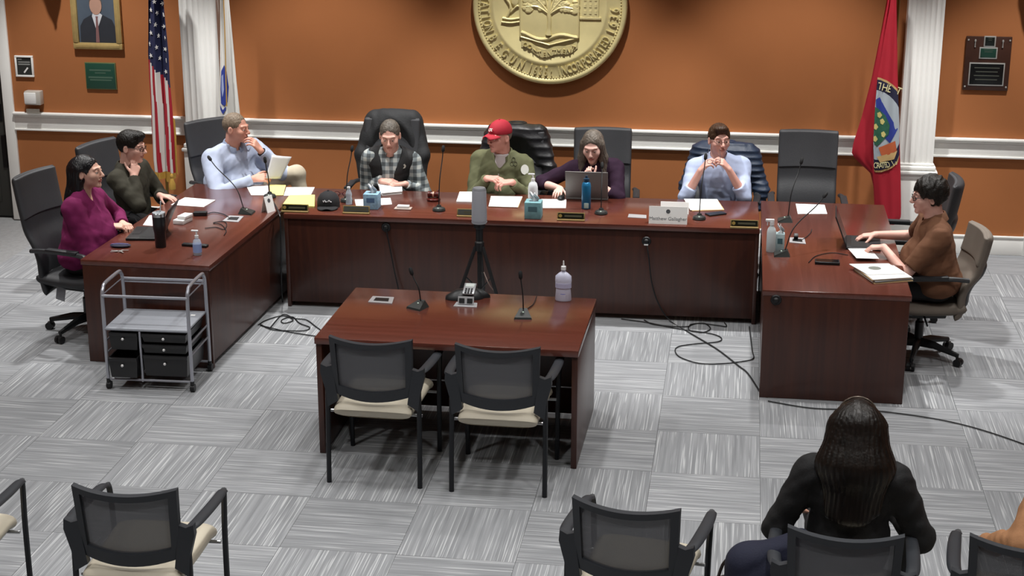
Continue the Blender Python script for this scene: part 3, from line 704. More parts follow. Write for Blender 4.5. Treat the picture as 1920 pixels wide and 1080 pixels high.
def on_cloth(ob, px, py, off=.002):
    """matrix of the point where the line of sight through a photo pixel meets a garment: x to the side, z outward"""
    from mathutils.bvhtree import BVHTree
    bpy.context.view_layer.update(); MW = ob.matrix_world
    bv = BVHTree.FromPolygons([MW @ v.co for v in ob.data.vertices], [list(p.vertices) for p in ob.data.polygons])
    d = (at(px, py, y=0.5)-CAM).normalized(); h, n, _, _ = bv.ray_cast(CAM, d)
    if h is None: h, n, _, _ = bv.find_nearest(at(px, py, y=ob.parent.location.y-.15))
    if n.dot(d) > 0: n = -n
    x = Vector((0, 0, 1)).cross(n).normalized(); y = n.cross(x)
    return ob.parent.matrix_world.inverted() @ (Matrix.Translation(h+n*off) @ Matrix((x, y, n)).transposed().to_4x4())
def collar(c, m, r=.066, hgt=.03, open_=.5, z=.505, name='collar', flare=1.12, pts=True):
    """folded collar band round the neck, open at the front"""
    U = c['U']; n = 26; V = []; F = []; B = np.array(U(0, .010, z)); na = nv(nv(c['hp'](0, .03, -.05)-B)*.55+c['az']*.45); X_c = nv(c['xx']-na*(c['xx']@na)); Y_c = np.cross(na, X_c)
    for i in range(n+1):
        a = -PI/2+open_/2+(2*PI-open_)*i/n; x, y = math.cos(a), math.sin(a)
        dz = -.035*max(0, -y)
        tip = 1+(.6 if pts and i in (0, 1, n-1, n) else 0)
        for rr, zz in ((r*.97, hgt), (r*flare*1.02, hgt*.9), (r*flare*1.25, -.022*tip), (r*flare*1.19, -.022*tip)):
            V.append(tuple(B+X_c*x*rr+Y_c*y*rr+na*(zz+dz)))
    for i in range(n):
        for k in range(4): F.append([4*i+k, 4*i+(k+1) % 4, 4*i+4+(k+1) % 4, 4*i+4+k])
    F += [[0, 1, 2, 3], [4*n+3, 4*n+2, 4*n+1, 4*n]]
    return MB()._add(V, F).build(name, m, c['T'], angle=60)
def hair_sdf(c, h=.005, lo=(-.15, -.17, -.16), hi=(.15, .17, .19)):
    hc = c['hc']; return SDF(hc+np.array(lo), hc+np.array(hi), h)
def short_hair(col, vol=.0, front=.045, sides=-.045, curly=False, thin=False, amp=.0022, sweep=0):
    def f(c):
        hp, H = c['hp'], c['H']; s = hair_sdf(c)
        s.ell(hp(0, .020, .030+vol*.4), (.081+vol, .100+vol, .094+vol), H, k=.01)
        if sweep: s.ell(hp(sweep*.02, -.055, .098), (.05, .045, .03), H, k=.03)
        s.ell(hp(0, -.100, -.045), (.078, .085, .045+front+.028), H, k=.012, op='sub')           # face
        q = hp(0, .03, sides-.03); s.cut(q, -(H @ np.array([0, .55, 1])), .01)
        for k in (-1, 1): s.ell(hp(k*.085, -.035, -.03), (.035, .048, .045), H, k=.01, op='sub'); s.ell(hp(k*.086, .012, -.01), (.018, .024, .034), H, k=.006, op='sub')
        if curly: s.wrinkle(.0055, 105, 3)
        else: s.strands(c['hc'], H, amp, 34, 2)
        m = mat('hair_'+col, col, .45, var=.3, vscale=60, bump=.5, bscale=140, stretch=(1, 1, .25) if not curly else (1, 1, 1), spec=.3)
        sdf_obj('hair', s, m, c['T'])
    return f
def glasses(c, col='161616', w_=.003):
    hp = c['hp']; m = MB()
    for q in (-1, 1):
        ring = [tuple(hp(q*.031+.0225*math.cos(a)*(1+.0), -.105-.004*abs(math.sin(a))+abs(q*.031+.0225*math.cos(a))*.22, .002+.0165*math.sin(a))) for a in [2*PI*i/20 for i in range(20)]]
        m.tube(ring, w_*.8, 6, closed=True)
        m.tube([tuple(hp(q*.054, -.092, .008)), tuple(hp(q*.078, -.02, .010)), tuple(hp(q*.082, .015, .005))], w_*.8, 6)
    m.tube([tuple(hp(-.009, -.108, .005)), tuple(hp(0, -.112, .008)), tuple(hp(.009, -.108, .005))], w_*.8, 6)
    m.build('glasses', mat('glasses_'+col, col, .3), c['T'])
def elp(cx, cz, rx, rz_, n=20): return [(cx+rx*math.cos(2*PI*k/n), cz+rz_*math.sin(2*PI*k/n)) for k in range(n)]
def V3(v): return np.array(v, float)
# --- woman in magenta, long black hair, smiling in profile
M_mag = mat('magenta_knit', '6d1f4c', .85, var=.08, vscale=20, bump=.15, bscale=200, spec=.2)
M_blackcloth = mat('black_cloth', '17171a', .85, bump=.1, bscale=150)
def long_hair_profile(c):
    hp, H, U = c['hp'], c['H'], c['U']; s = hair_sdf(c, .006, (-.2, -.2, -.5), (.2, .25, .16))
    s.ell(hp(0, .022, .030), (.085, .104, .094), H, k=.01)
    s.cap(hp(0, .075, .0), hp(0, .095, -.17), .075, .07, k=.05, flat=H[:, 0], fs=1.15); s.cap(hp(0, .095, -.17), U(0, .13, .33), .07, .045, k=.05, flat=H[:, 0], fs=1.5)
    for q in (-1, 1): s.cap(hp(q*.06, .03, .02), hp(q*.075, .055, -.15), .035, .03, k=.03)
    s.ell(hp(0, -.098, -.05), (.095, .095, .118), H, k=.012, op='sub')
    for q in (-1, 1): s.ell(hp(q*.09, .000, -.015), (.03, .024, .034), H, k=.008, op='sub')
    s.strands(c['hc'], H, .002, 40, 1)
    sdf_obj('hair', s, mat('hair_black', '121114', .32, var=.3, vscale=50, bump=.4, bscale=120, stretch=(1, 1, .15), spec=.5), c['T'])
P1h = at(164, 322, y=-2.96)
cl = at(228, 424, z=.775)
p1 = person('woman in a magenta top with long black hair, smiling, hands folded on desk', (-3.13, -2.96, 0), PI/2-.05, P1h, hyaw=-.02, hpitch=-.02, skinc='d8ab98', lips='b5655f', female=True, belly=.06, build=1.14, sw=.185,
            arms={'R': dict(p=cl+Vector((.0, -.035, .01)), f=(.85, .5, -.05), n=(-.1, .3, -1), pole=(-.2, -1, -.8), curl=.55), 'L': dict(p=cl+Vector((.03, .035, .0)), f=(.8, -.6, 0), n=(0, -.2, -1), pole=(0, 1, -.6), curl=.6)},
            shirt=M_mag, shirt_name='top', pants=M_blackcloth, hair=long_hair_profile, hs=.92, extra=dict(vneck=.36), brow='1c1614')
# --- young man, dark olive sweater, glasses, fist at chin
M_ol = mat('dark_olive_knit', '35332b', .85, var=.08, vscale=20, bump=.15, bscale=200, spec=.2)
P2h = at(247, 275, y=-1.9)
ch = at(254, 313, y=-1.98); dk = at(314, 369, z=.76)
p2 = person('young man in a dark olive sweater and glasses, fist against his chin', (-3.17, -1.86, 0), PI/2-.22, P2h, hyaw=.12, hpitch=.12, skinc='d8aa9a', lips='b87c70', build=1.0, sw=.18,
            arms={'R': dict(p=ch+Vector((.0, -.0, -.005)), f=(.1, .5, .95), n=(-.5, .6, -.2), pole=(.3, -.7, -1), curl=.95), 'L': dict(p=dk, f=(1, -.2, -.05), n=(0, 0, -1), pole=(0, 1, -.8), curl=.25)},
            shirt=M_ol, shirt_name='sweater', pants=M_blackcloth, hair=short_hair('15120f', .006, .03, -.05, sweep=.3), brow='15100c')
glasses(p2); collar(p2, M_ol, r=.070, hgt=.02, open_=.06, pts=False, flare=1.1)
# --- older man, pale blue pullover
M_pb = mat('pale_blue_pullover', 'aab4ca', .8, var=.05, vscale=12, bump=.1, bscale=180, spec=.2)
M_kh = mat('khaki_trousers', 'b5ab98', .85, var=.05, vscale=12, bump=.1, bscale=150, spec=.2)
P3h = at(443, 240, y=-1.13)
hm = at(479, 271, y=-1.22); hp3 = at(492, 333, y=-1.36)
k3 = at(556, 325, y=-1.02)
p3 = person('grey haired man in a pale blue pullover, hand at mouth, reading a sheet', (-2.66, -1.0, 0), .95, P3h, hyaw=.42, hpitch=.08, skinc='d59c89', lips='b57a6c', build=1.25, belly=.08, sw=.205,
            arms={'L': dict(p=hm, f=(-.45, -.35, .8), n=(-.7, .3, -.5), pole=(.9, .2, -.9), curl=.5), 'R': dict(p=hp3, f=(.9, .25, .1), n=(0, .7, -.6), pole=(-.3, -.8, -.8), curl=.55)},
            shirt=M_pb, shirt_name='pullover', pants=M_kh, hair=short_hair('77695a', .0, .062, -.05, thin=True), brow='8a7a6a',
            legs={'L': (k3, (k3.x+.08, k3.y-.02, .40)), 'R': ((-2.25, -1.30, .55), (-2.22, -1.35, .1))})
collar(p3, mat('collar_blue', '8f9db8', .8), r=.068)
# logo on the chest and the watch
a_ = p3['AR']['L']; wv = a_[1]+nv(a_[0]-a_[1])*.02; dr = nv(a_[0]-a_[1])
MB().lathe([(.036, -.008), (.039, -.008), (.039, .008), (.036, .008)], tuple(wv), 16, Vector((0, 0, 1)).rotation_difference(Vector(dr)).to_matrix()).build('watch', mat('watch_black', '1a1a1c', .4), p3['T'])
MB().prism([(-.02, .004), (-.012, -.008), (.0, -.008), (.026, .012), (.002, -.001), (-.012, -.002)], 0, .002, on_cloth(p3['shirt'], 466, 281)).build('chest_emblem', mat('emblem_grey_blue', '5c6472', .7), p3['T'], smooth=False)
# --- man in plaid shirt and black vest
def plaid():
    m = bpy.data.materials.new('plaid_flannel'); m.use_nodes = True; N = m.node_tree.nodes; L = m.node_tree.links; b = N['Principled BSDF']; b.inputs['Roughness'].default_value = .9
    tc = N.new('ShaderNodeTexCoord'); sep = N.new('ShaderNodeSeparateXYZ'); L.new(tc.outputs['Object'], sep.inputs[0]); outs = []
    for ax, ph in (('X', 0), ('Z', .4), ('Y', .2)):
        mm = N.new('ShaderNodeMath'); mm.operation = 'MULTIPLY'; mm.inputs[1].default_value = 2*PI/.062; L.new(sep.outputs[ax], mm.inputs[0])
        sn = N.new('ShaderNodeMath'); sn.operation = 'SINE'; L.new(mm.outputs[0], sn.inputs[0])
        r = N.new('ShaderNodeMapRange'); r.inputs[1].default_value = -.25; r.inputs[2].default_value = .25; L.new(sn.outputs[0], r.inputs[0]); outs.append(r)
    ad = N.new('ShaderNodeMath'); L.new(outs[0].outputs[0], ad.inputs[0]); L.new(outs[1].outputs[0], ad.inputs[1])
    rp = N.new('ShaderNodeValToRGB'); e = rp.color_ramp.elements; e[0].color = lin('4a5053'); e[1].color = lin('b4b9b6'); e[1].position = .95; x = rp.color_ramp.elements.new(.5); x.color = lin('7a8386')
    dv = N.new('ShaderNodeMath'); dv.operation = 'MULTIPLY'; dv.inputs[1].default_value = .5; L.new(ad.outputs[0], dv.inputs[0]); L.new(dv.outputs[0], rp.inputs[0]); L.new(rp.outputs[0], b.inputs['Base Color']); return m
M_plaid = plaid(); M_vest = mat('black_vest', '1b1b1d', .75, var=.1, vscale=14, bump=.15, bscale=120)
P4h = at(731, 254, y=-1.2)
h4 = at(737, 343, z=.775)
p4 = person('grey haired man in a black vest over a plaid shirt, hands folded on desk', (-1.29, -1.03, 0), .06, P4h, hyaw=.05, hpitch=.30, skinc='d6a697', lips='b57a6c', build=1.04, belly=.02, sw=.175,
            arms={'R': dict(p=h4+Vector((-.03, .0, .01)), f=(.95, -.25, .05), n=(.1, .3, -1), pole=(-.5, .5, -.8), curl=.5), 'L': dict(p=h4+Vector((.035, -.03, .0)), f=(-.95, -.1, 0), n=(0, 0, -1), pole=(.5, .5, -.8), curl=.5)},
            shirt=M_plaid, pants=M_blackcloth, hair=short_hair('5c564f', .0, .05, -.05), brow='8a7768')
def vest(c, m):
    U, Ur, az = c['U'], c['Ur'], c['az']; s = SDF(c['hip']-.3, c['nb']+.3, .007)
    s.ell(U(0, 0, .03), (.185, .145, .12), Ur, k=.05); s.ell(U(0, -.02, .17), (.178, .138, .17), Ur, k=.06); s.ell(U(0, .0, .33), (.19, .132, .15), Ur, k=.06)
    s.cap(U(-.155, .012, .418), U(.155, .012, .418), .075, k=.05)
    for q in (-1, 1): s.cap(U(q*.12, .015, .46), U(q*.05, .015, .515), .05, .045, k=.04)
    for q in (-1, 1):
        p = U(q*.186, 0, .43); s.cut(p, Ur[:, 0]*q+az*.0, .01)
    s.wrinkle(.003, 40, 4)
    s.cap(U(0, -.17, .08), U(0, -.03, .545), .016, .09, k=.008, op='sub'); s.cap(U(0, .0, .44), U(0, .02, .62), .068, k=.006, op='sub')
    return sdf_obj('vest', s, m, c['T'])
v4 = vest(p4, M_vest); m4 = on_cloth(v4, 758, 312); MB().prism([(-.012, -.018), (.006, -.014), (.014, .004), (.004, .02), (-.008, .014), (.0, .002)], 0, .002, m4).build('vest_emblem', mat('emblem_pale', 'a8a49a', .7), p4['T'], smooth=False); collar(p4, M_plaid, r=.064, open_=.9)

# --- man in red cap and olive quarter-zip
M_qz = mat('olive_quarter_zip', '64664c', .85, var=.06, vscale=15, bump=.12, bscale=200, spec=.2)
P5h = at(936, 256, y=-1.15)
h5 = at(931, 338, y=-1.38)
M_cap = mat('red_cap_cloth', 'a31f30', .8, var=.05, vscale=20, bump=.1, bscale=250)
def red_cap(c):
    hp, H = c['hp'], c['H']; s = hair_sdf(c, .005)
    s.ell(hp(0, .016, .040), (.086, .104, .096), H, k=.01); s.cut(hp(0, 0, .028), -(H @ np.array([0, .12, 1])), .004)
    o = sdf_obj('cap', s, M_cap, c['T'])
    b = MB(); b.grid(lambda u, v: Vector(hp((u*2-1)*.078*math.sqrt(max(0.02, 1-(v*.9)**2.5)), -.078-.066*v+.03*(u*2-1)**2*(1-v), .044-.008*v-.025*(u*2-1)**2)), 12, 8)
    bo = b.build('visor', M_cap, o); md = bo.modifiers.new('solid', 'SOLIDIFY'); md.thickness = .004
    MB().ball(tuple(hp(0, .016, .137)), .007).build('cap_button', M_cap, o)
    e = MB(); M4 = Matrix.Translation(tuple(hp(0, -.088, .074))) @ Matrix(H.tolist()).to_4x4() @ Matrix.Rotation(-.5, 4, 'X') @ WALLM
    add_text(e, 'C', .036, .003, M4 @ Matrix.Translation((-.006, -.012, .0)))
    for a0 in (0, PI/2): e.box(tuple(hp(.012, -.089, .078)), (.005, .006, .03), Matrix(H.tolist()) @ R3('X', -.5) @ R3('Y', PI/4+a0))
    e.build('cap_emblem', mat('emblem_white', 'e4e0dc', .7), o)
    s2 = hair_sdf(c, .005); s2.ell(hp(0, .022, .02), (.079, .098, .085), H, k=.01); s2.cut(hp(0, 0, .036), H @ np.array([0, 0, 1]), .004); s2.cut(hp(0, .03, -.06), -(H @ np.array([0, .2, 1])), .006); s2.cut(hp(0, .02, 0), -(H @ np.array([0, 1, 0])), .006)
    for q in (-1, 1): s2.ell(hp(q*.086, .012, -.01), (.02, .026, .036), H, k=.006, op='sub')
    sdf_obj('hair', s2, mat('hair_grey', '7d746a', .6, bump=.3, bscale=120), c['T'])
p5 = person('man in a red baseball cap and olive quarter-zip, turned to look aside', (-.37, -1.0, 0), -.06, P5h, hyaw=-.62, hpitch=.10, skinc='d49a8c', lips='b07468', build=1.1, belly=.045, sw=.185,
            arms={'R': dict(p=h5+Vector((-.02, .0, .012)), f=(.85, -.45, .1), n=(.3, .2, -1), pole=(-.5, .5, -.8), curl=.6), 'L': dict(p=h5+Vector((.06, -.02, -.01)), f=(-.9, -.4, .05), n=(-.2, .2, -1), pole=(.5, .5, -.8), curl=.6)},
            shirt=M_qz, shirt_name='quarter_zip', pants=M_blackcloth, hair=red_cap, extra=dict(vneck=.39), brow='7a6a58')
collar(p5, M_qz, r=.07, open_=1.0, flare=1.15)
us5 = SDF(p5['hip']-.3, p5['nb']+.3, .007); us5.cap(p5['U'](0, -.035, .36), p5['U'](0, .0, .50), .078, .072, k=.01); us5.cap(p5['U'](0, .012, .49), p5['hp'](0, .03, -.05), .066, k=.006, op='sub'); us5.cut(p5['U'](0, 0, .525), p5['az'], .004); sdf_obj('undershirt', us5, mat('undershirt_white', 'c4bfc0', .85), p5['T'])
MB().box(tuple(p5['U'](0, -.135, .36)), (.008, .008, .03), bevel=.002).build('zip_pull', mat('zip_silver', 'cfcfcf', .3, .7), p5['T'])
MB().prism(elp(0, 0, .032, .040), -.006, .003, on_cloth(p5['shirt'], 984, 318)).build('sleeve_patch', mat('patch_white', 'd8dad4', .8), p5['T'])
e = MB(); m5 = on_cloth(p5['shirt'], 963, 304)
for x_, y_ in ((0, .022), (-.014, -.012), (.014, -.012)): e.tube([m5 @ Vector((x_+.013*math.cos(a), y_+.017*math.sin(a), 0)) for a in [2*PI*k/14 for k in range(14)]], .0028, 6, closed=True)
e.build('chest_emblem', mat('emblem_olive', '53553f', .8), p5['T'])
# --- woman in purple, grey hair, chin on hand
M_pu = mat('dark_purple_top', '2c1b2c', .85, var=.1, vscale=20, bump=.12, bscale=180, spec=.2)
def grey_long(c):
    hp, H, U = c['hp'], c['H'], c['U']; s = hair_sdf(c, .0055, (-.18, -.2, -.36), (.18, .2, .16))
    s.ell(hp(0, .022, .030), (.083, .103, .093), H, k=.01)
    for q in (-1, 1):
        s.cap(hp(q*.066, -.005, .02), hp(q*.083, -.005, -.10), .032, .034, k=.03); s.cap(hp(q*.083, -.005, -.10), hp(q*.092, -.06, -.25), .033, .022, k=.03)
    s.cap(hp(0, .07, .0), hp(0, .085, -.15), .07, .06, k=.04)
    s.ell(hp(0, -.10, -.045), (.064, .085, .112), H, k=.012, op='sub')
    s.strands(c['hc'], H, .0022, 36, 4)
    sdf_obj('hair', s, mat('hair_grey_brown', '625a52', .45, var=.35, vscale=45, bump=.5, bscale=120, stretch=(1, 1, .15), spec=.35), c['T'])
P6h = at(1111, 274, y=-1.22)
c6 = at(1103, 313, y=-1.33); m6 = at(1047, 358, z=.775)
p6 = person('woman with long grey-brown hair in dark purple, chin on hand, using a mouse', (.42, -1.0, 0), .02, P6h, hyaw=-.08, hpitch=.34, skinc='d9aea2', lips='a8625c', female=True, build=1.0, belly=.03, sw=.175,
            arms={'L': dict(p=c6+Vector((.0, -.02, -.045)), f=(-.45, .0, .9), n=(.2, .9, .3), pole=(.7, -.4, -.8), curl=1.15), 'R': dict(p=m6, f=(-.1, -1, -.05), n=(0, 0, -1), pole=(-.9, .3, -.3), curl=.3)},
            sleeve='roll', shirt=M_pu, shirt_name='top', pants=M_blackcloth, hair=grey_long, hs=.92, brow='8a7565')
# --- man in light blue shirt holding his glasses
M_ls = mat('light_blue_shirt', 'aebbd8', .75, var=.04, vscale=14, bump=.08, bscale=160, spec=.25)
P7h = at(1349, 262, y=-1.08)
r7 = at(1325, 306, y=-1.28); l7 = at(1352, 305, y=-1.28)
p7 = person('man in a light blue shirt and glasses holding a second pair of spectacles', (1.40, -.98, 0), 0.0, P7h, hyaw=.30, hpitch=.02, skinc='d8a597', lips='b57a6c', build=1.02, sw=.185,
            arms={'R': dict(p=r7+Vector((-.005, 0, -.01)), f=(.55, -.25, .75), n=(.75, .3, -.4), pole=(-.4, -.3, -1), curl=.65), 'L': dict(p=l7+Vector((.02, 0, -.005)), f=(-.6, -.2, .75), n=(-.75, .3, -.4), pole=(.4, -.3, -1), curl=.65)},
            sleeve='roll', shirt=M_ls, pants=M_blackcloth, hair=short_hair('3c2a1e', .004, .04, -.05, sweep=-.3), brow='3c2a1e')
glasses(p7, '6b5f58', .0022); collar(p7, M_ls, r=.066, open_=.9, flare=1.15)
# --- man in brown polo, curly hair
M_br = mat('brown_polo', '6b4a37', .85, var=.05, vscale=15, bump=.1, bscale=220, spec=.2)
P8h = at(1741, 368, y=-2.76)
r8 = at(1622, 442, z=.785); l8 = at(1632, 466, z=.785)
p8 = person('man with curly dark hair in a brown polo and glasses, typing', (2.90, -2.72, 0), -PI/2+.05, P8h, hyaw=.05, hpitch=.10, skinc='daab9d', lips='b87c70', build=1.16, belly=.06, sw=.20,
            arms={'L': dict(p=l8+Vector((.02, 0, .01)), f=(-1, .25, -.1), n=(0, 0, -1), pole=(.2, -.9, -.8), curl=.6), 'R': dict(p=r8, f=(-1, -.1, -.1), n=(0, 0, -1), pole=(.2, .9, -.6), curl=.4)},
            sleeve='short', shirt=M_br, shirt_name='polo_shirt', pants=M_blackcloth, hair=short_hair('17130f', .020, .03, -.075, curly=True), brow='17130f')
glasses(p8); collar(p8, M_br, r=.068, open_=.6)
# --- audience: woman with long dark hair, seen from behind
M_bj = mat('black_jacket', '121214', .8, var=.15, vscale=16, bump=.15, bscale=120)
def very_long(c):
    hp, H, U = c['hp'], c['H'], c['U']; s = hair_sdf(c, .006, (-.22, -.2, -.52), (.22, .28, .15))
    s.ell(hp(0, .022, .028), (.084, .104, .092), H, k=.01)
    s.cap(hp(0, .05, .0), hp(0, .085, -.16), .094, .112, k=.04, flat=H[:, 0], fs=1.4)
    s.cap(hp(0, .085, -.16), U(.0, .135, .27), .085, .05, k=.05, flat=H[:, 0], fs=1.8); s.cap(hp(-.09, .07, -.15), U(-.1, .12, .30), .05, .02, k=.03); s.cap(hp(.09, .07, -.15), U(.09, .12, .26), .05, .02, k=.03)
    s.ell(hp(0, -.11, -.06), (.085, .1, .125), H, k=.012, op='sub')
    s.strands(c['hc'], H, .0014, 46, 6)
    sdf_obj('hair', s, mat('hair_dark_brown', '17120f', .35, var=.5, vscale=50, bump=.25, bscale=80, stretch=(1, 1, .10), spec=.35), c['T'])
P9h = at(1607, 796, y=-6.93)
p9 = person('woman with long dark hair in a black jacket, seen from behind', (2.07, -6.93, 0), PI-.04, P9h, hyaw=0, hpitch=.12, skinc='c99a86', female=True, build=1.12, sw=.185,
            arms={'R': dict(p=(2.28, -6.62, .62), f=(-.3, 1, -.1), n=(0, 0, -1), pole=(.6, -.6, -.8)), 'L': dict(p=(1.86, -6.62, .62), f=(.3, 1, -.1), n=(0, 0, -1), pole=(-.6, -.6, -.8))},
            shirt=M_bj, shirt_name='jacket', pants=M_blackcloth, hair=very_long, hs=.92, wr=.004)
hb = MB(); hp9 = p9['hp']; hb.tube([tuple(hp9(.088*math.cos(a), .0, .03+.095*math.sin(a))) for a in [PI*i/14 for i in range(15)]], .004, 6).build('headband', mat('headband_dark', '5a5148', .3, .5), p9['T'])
# --- audience: person in a tan jacket at the edge of the picture
M_tan = mat('tan_canvas_jacket', '9a7050', .85, var=.08, vscale=14, bump=.15, bscale=120, spec=.2)
p10 = person('person in a tan canvas jacket on a guest chair in the audience', (3.05, -6.94, 0), PI-.1, (3.16, -6.78, 1.03), hpitch=.15, skinc='c99a86', build=1.15, belly=.04, sw=.205,
             arms={'L': dict(p=(2.70, -6.72, .55), f=(.3, 1, -.2), n=(0, 0, -1), pole=(-.6, -.5, -.8))},
             shirt=M_tan, shirt_name='jacket', pants=mat('blue_jeans', '5b6f84', .85, var=.1, vscale=20), hair=short_hair('1b1714', .004), wr=.007)
collar(p10, M_tan, r=.075, hgt=.035, open_=.3, flare=1.2)
# ------------------------------------------------------------------ things on the back wall
M_gold = mat('seal_gold', 'd8cb95', .38, .25, var=.08, vscale=6)
M_gold2 = mat('frame_gold', 'b59c66', .4, .3, var=.1, vscale=20)
# town seal
SX, SZ, SR = -.10, 2.04, .655
seal = thing('town_seal', 'large round gold relief seal with tree and ring of lettering on orange wall', 'seal', (SX, -.002, SZ))
RX = R3('X', PI/2)
MB().lathe([(.30, 0.0), (SR-.004, 0.0), (SR, .012), (SR, .045), (SR-.012, .058), (SR-.03, .058), (SR-.042, .046), (SR-.05, .043), (.50, .043), (.488, .052), (.470, .052), (.458, .040), (.01, .040)], (0, 0, 0), 96, RX).build('disc', M_gold, seal, angle=50)
bd = MB()
for k in range(150):
    a = 2*PI*k/150; bd.ball(((SR-.052)*math.cos(a), -.045, (SR-.052)*math.sin(a)), .0085, 6)
tag(bd.build('bead_ring', M_gold, seal), kind='stuff')
def ring_text(par, s, a0, a1, r, size, ext, m, yoff, name='lettering'):
    """letters along the lower arc, tops to the centre, from angle a0 to a1 (degrees)"""
    n = len(s)
    for i, ch in enumerate(s):
        if ch == ' ': continue
        a = math.radians(a0+(a1-a0)*i/(n-1)); M = Matrix.Translation((r*math.cos(a), yoff, r*math.sin(a))) @ Matrix.Rotation(-(a+PI/2), 4, 'Y') @ WALLM
        mb = MB(); add_text(mb, ch, size, ext, M @ Matrix.Translation((0, -size*.36, 0)), sx=.66); o_ = mb.build('letter', m, par, smooth=False)
        if ch == ':': o_['kind'] = 'stuff'
for wd_, a0_, a1_ in (('PLANTATION', 152, 201), ('BEGUN', 209, 244), ('1635:', 253, 272), ('INCORPORATED', 279, 331), ('1636', 339, 358)): ring_text(seal, wd_, a0_, a1_, .547, .104, .012, M_gold, -.046)
# shield, tree and motto
zs = -.02
sh = MB(); po = [(-.245, .34), (.245, .34), (.245, -.235), (.0, -.30), (-.245, -.235)]; MV = Matrix(((1, 0, 0, 0), (0, 0, -1, 0), (0, 1, 0, zs), (0, 0, 0, 1)))
sh.prism(po, .038, .05, MV).build('shield', M_gold, seal, smooth=False)
for a, b in ((po[0], po[4]), (po[1], po[2]), (po[4], po[3]), (po[3], po[2]), (po[0], po[1])):
    MB().tube([(a[0], -.052, a[1]+zs), (b[0], -.052, b[1]+zs)], .009, 6).build('shield_edge', M_gold, seal)
random.seed(4)
tr = MB(); tr.tube(bez([(-.005, -.05, -.235), (0, -.055, -.12), (-.004, -.056, -.04), (.005, -.055, .08)], 5), [.03, .024]+[.018]*11+[.018, .016, .012][:3], 8)
for ex, ez in ((-.20, .0), (.20, -.01), (-.17, .11), (.18, .12), (-.07, .18), (.09, .19)): tr.tube(bez([(0, -.055, -.06+.02*ez), (ex*.5, -.057, ez*.4+.0), (ex, -.055, ez)], 4), .011, 6)
tr.build('tree_trunk', M_gold, seal)
fo = MB()
for k in range(130):
    a = random.uniform(0, PI); r_ = random.uniform(.04, .235); x = r_*math.cos(a)*1.0; z = .0+.26*math.sin(a)*random.uniform(.15, 1.2)+abs(x)*-.22
    fo.ball((x, -.052, z), (random.uniform(.02, .035), .014, random.uniform(.015, .026)), 8)
tag(fo.build('tree_foliage', M_gold, seal), kind='stuff')
gr = MB(); gr.tube([(x, -.05, -.235+.02*math.sin(x*18)-.03*(1-abs(x)/.24)) for x in [-.24+.48*i/16 for i in range(17)]], .016, 8).build('ground_mound', M_gold, seal)
rb = MB(); rb.grid(lambda u, v: Vector(((u-.5)*.48, -.046-.006*math.sin(u*PI), -.275-.075*math.sin(u*PI)+.05*math.cos(u*2*PI)*0-.07*(v)+.015*math.sin(u*4*PI))), 24, 2).build('ribbon', M_gold, seal)
mt = MB()
for i, ch in enumerate('CONTENTMENT'):
    u = (i+.7)/11.4; x = (u-.5)*.46; add_text(mt, ch, .055, .006, Matrix.Translation((x, -.054, -.275-.075*math.sin(u*PI)-.06+.015*math.sin(u*4*PI))) @ Matrix.Rotation(-(u-.5)*-.55, 4, 'Y') @ WALLM)
tag(mt.build('motto', M_gold, seal, smooth=False), kind='stuff')
pl = MB(); pl.tube(bez([(-.40, -.046, -.10), (-.33, -.05, -.11), (-.255, -.048, -.10)], 5), .012, 6).tube(bez([(-.41, -.046, -.135), (-.33, -.05, -.14), (-.255, -.048, -.13)], 5), .010, 6).tube(bez([(-.36, -.05, -.09), (-.33, -.055, .0), (-.38, -.05, .08)], 5), .010, 6).tube(bez([(-.33, -.05, -.05), (-.28, -.055, .0), (-.26, -.05, .0)], 5), .008, 6).ball((-.295, -.045, .05), (.035, .016, .06), 10).build('plough_relief', M_gold, seal)
bl = MB(); bl.box((.345, -.044, .02), (.14, .01, .20), bevel=.002).box((.345, -.046, -.09), (.18, .012, .02), bevel=.002).prism([(.265, .12), (.425, .12), (.345, .2)], .04, .05, MV)
for i in range(3):
    for j in range(3): bl.box((.30+.045*i, -.05, -.04+.055*j), (.02, .006, .03), bevel=.001)
bl.build('building_relief', M_gold, seal, smooth=False)
# portrait in gold frame
pw, pz0, pz1, pc = .455, 1.59, 2.19, -4.115
pt = thing('portrait', 'gold framed portrait of a man in a dark suit on orange wall', 'picture', (pc, 0, pz0), 0)
ph = pz1-pz0
fr = MB()
for cx, cz, sx, sz in ((0, .028, pw, .056), (0, ph-.028, pw, .056), (-pw/2+.028, ph/2, .056, ph-.112), (pw/2-.028, ph/2, .056, ph-.112)): MB().box((cx, -.02, cz), (sx, .04, sz), bevel=.008).box((cx, -.034, cz), (sx*.6 if sx < .1 else sx-.05, .02, sz*.6 if sz < .1 else sz-.0), bevel=.006).build('frame_side', M_gold2, pt)
MB().box((0, -.010, ph/2), (pw-.1, .012, ph-.1)).build('canvas', mat('canvas_blue_grey', '4b5663', .6, var=.15, vscale=5), pt)
def flat(par, name, poly, m, y0=.017, th=.0015, x0=0, z0=0): return MB().prism([(x+x0, z+z0) for x, z in poly], y0, y0+th, Matrix(((1, 0, 0, 0), (0, 0, -1, 0), (0, 1, 0, 0), (0, 0, 0, 1)))).build(name, m, par, smooth=False)
flat(pt, 'painted_suit', [(-.16, .06), (.165, .06), (.165, .20), (.14, .26), (.06, .30), (0, .31), (-.05, .30), (-.12, .26), (-.155, .2)], mat('painted_suit', '2b2e35', .6, var=.1), .0162)
flat(pt, 'painted_shirt', [(-.005, .16), (.055, .30), (.03, .32), (-.03, .32), (-.04, .29)], mat('painted_white', 'c9cbd0', .6), .0182)
flat(pt, 'painted_tie', [(-.018, .06), (.015, .06), (.012, .27), (.016, .29), (-.008, .29), (-.006, .27)], mat('painted_tie', '7d5a5a', .6), .0202)
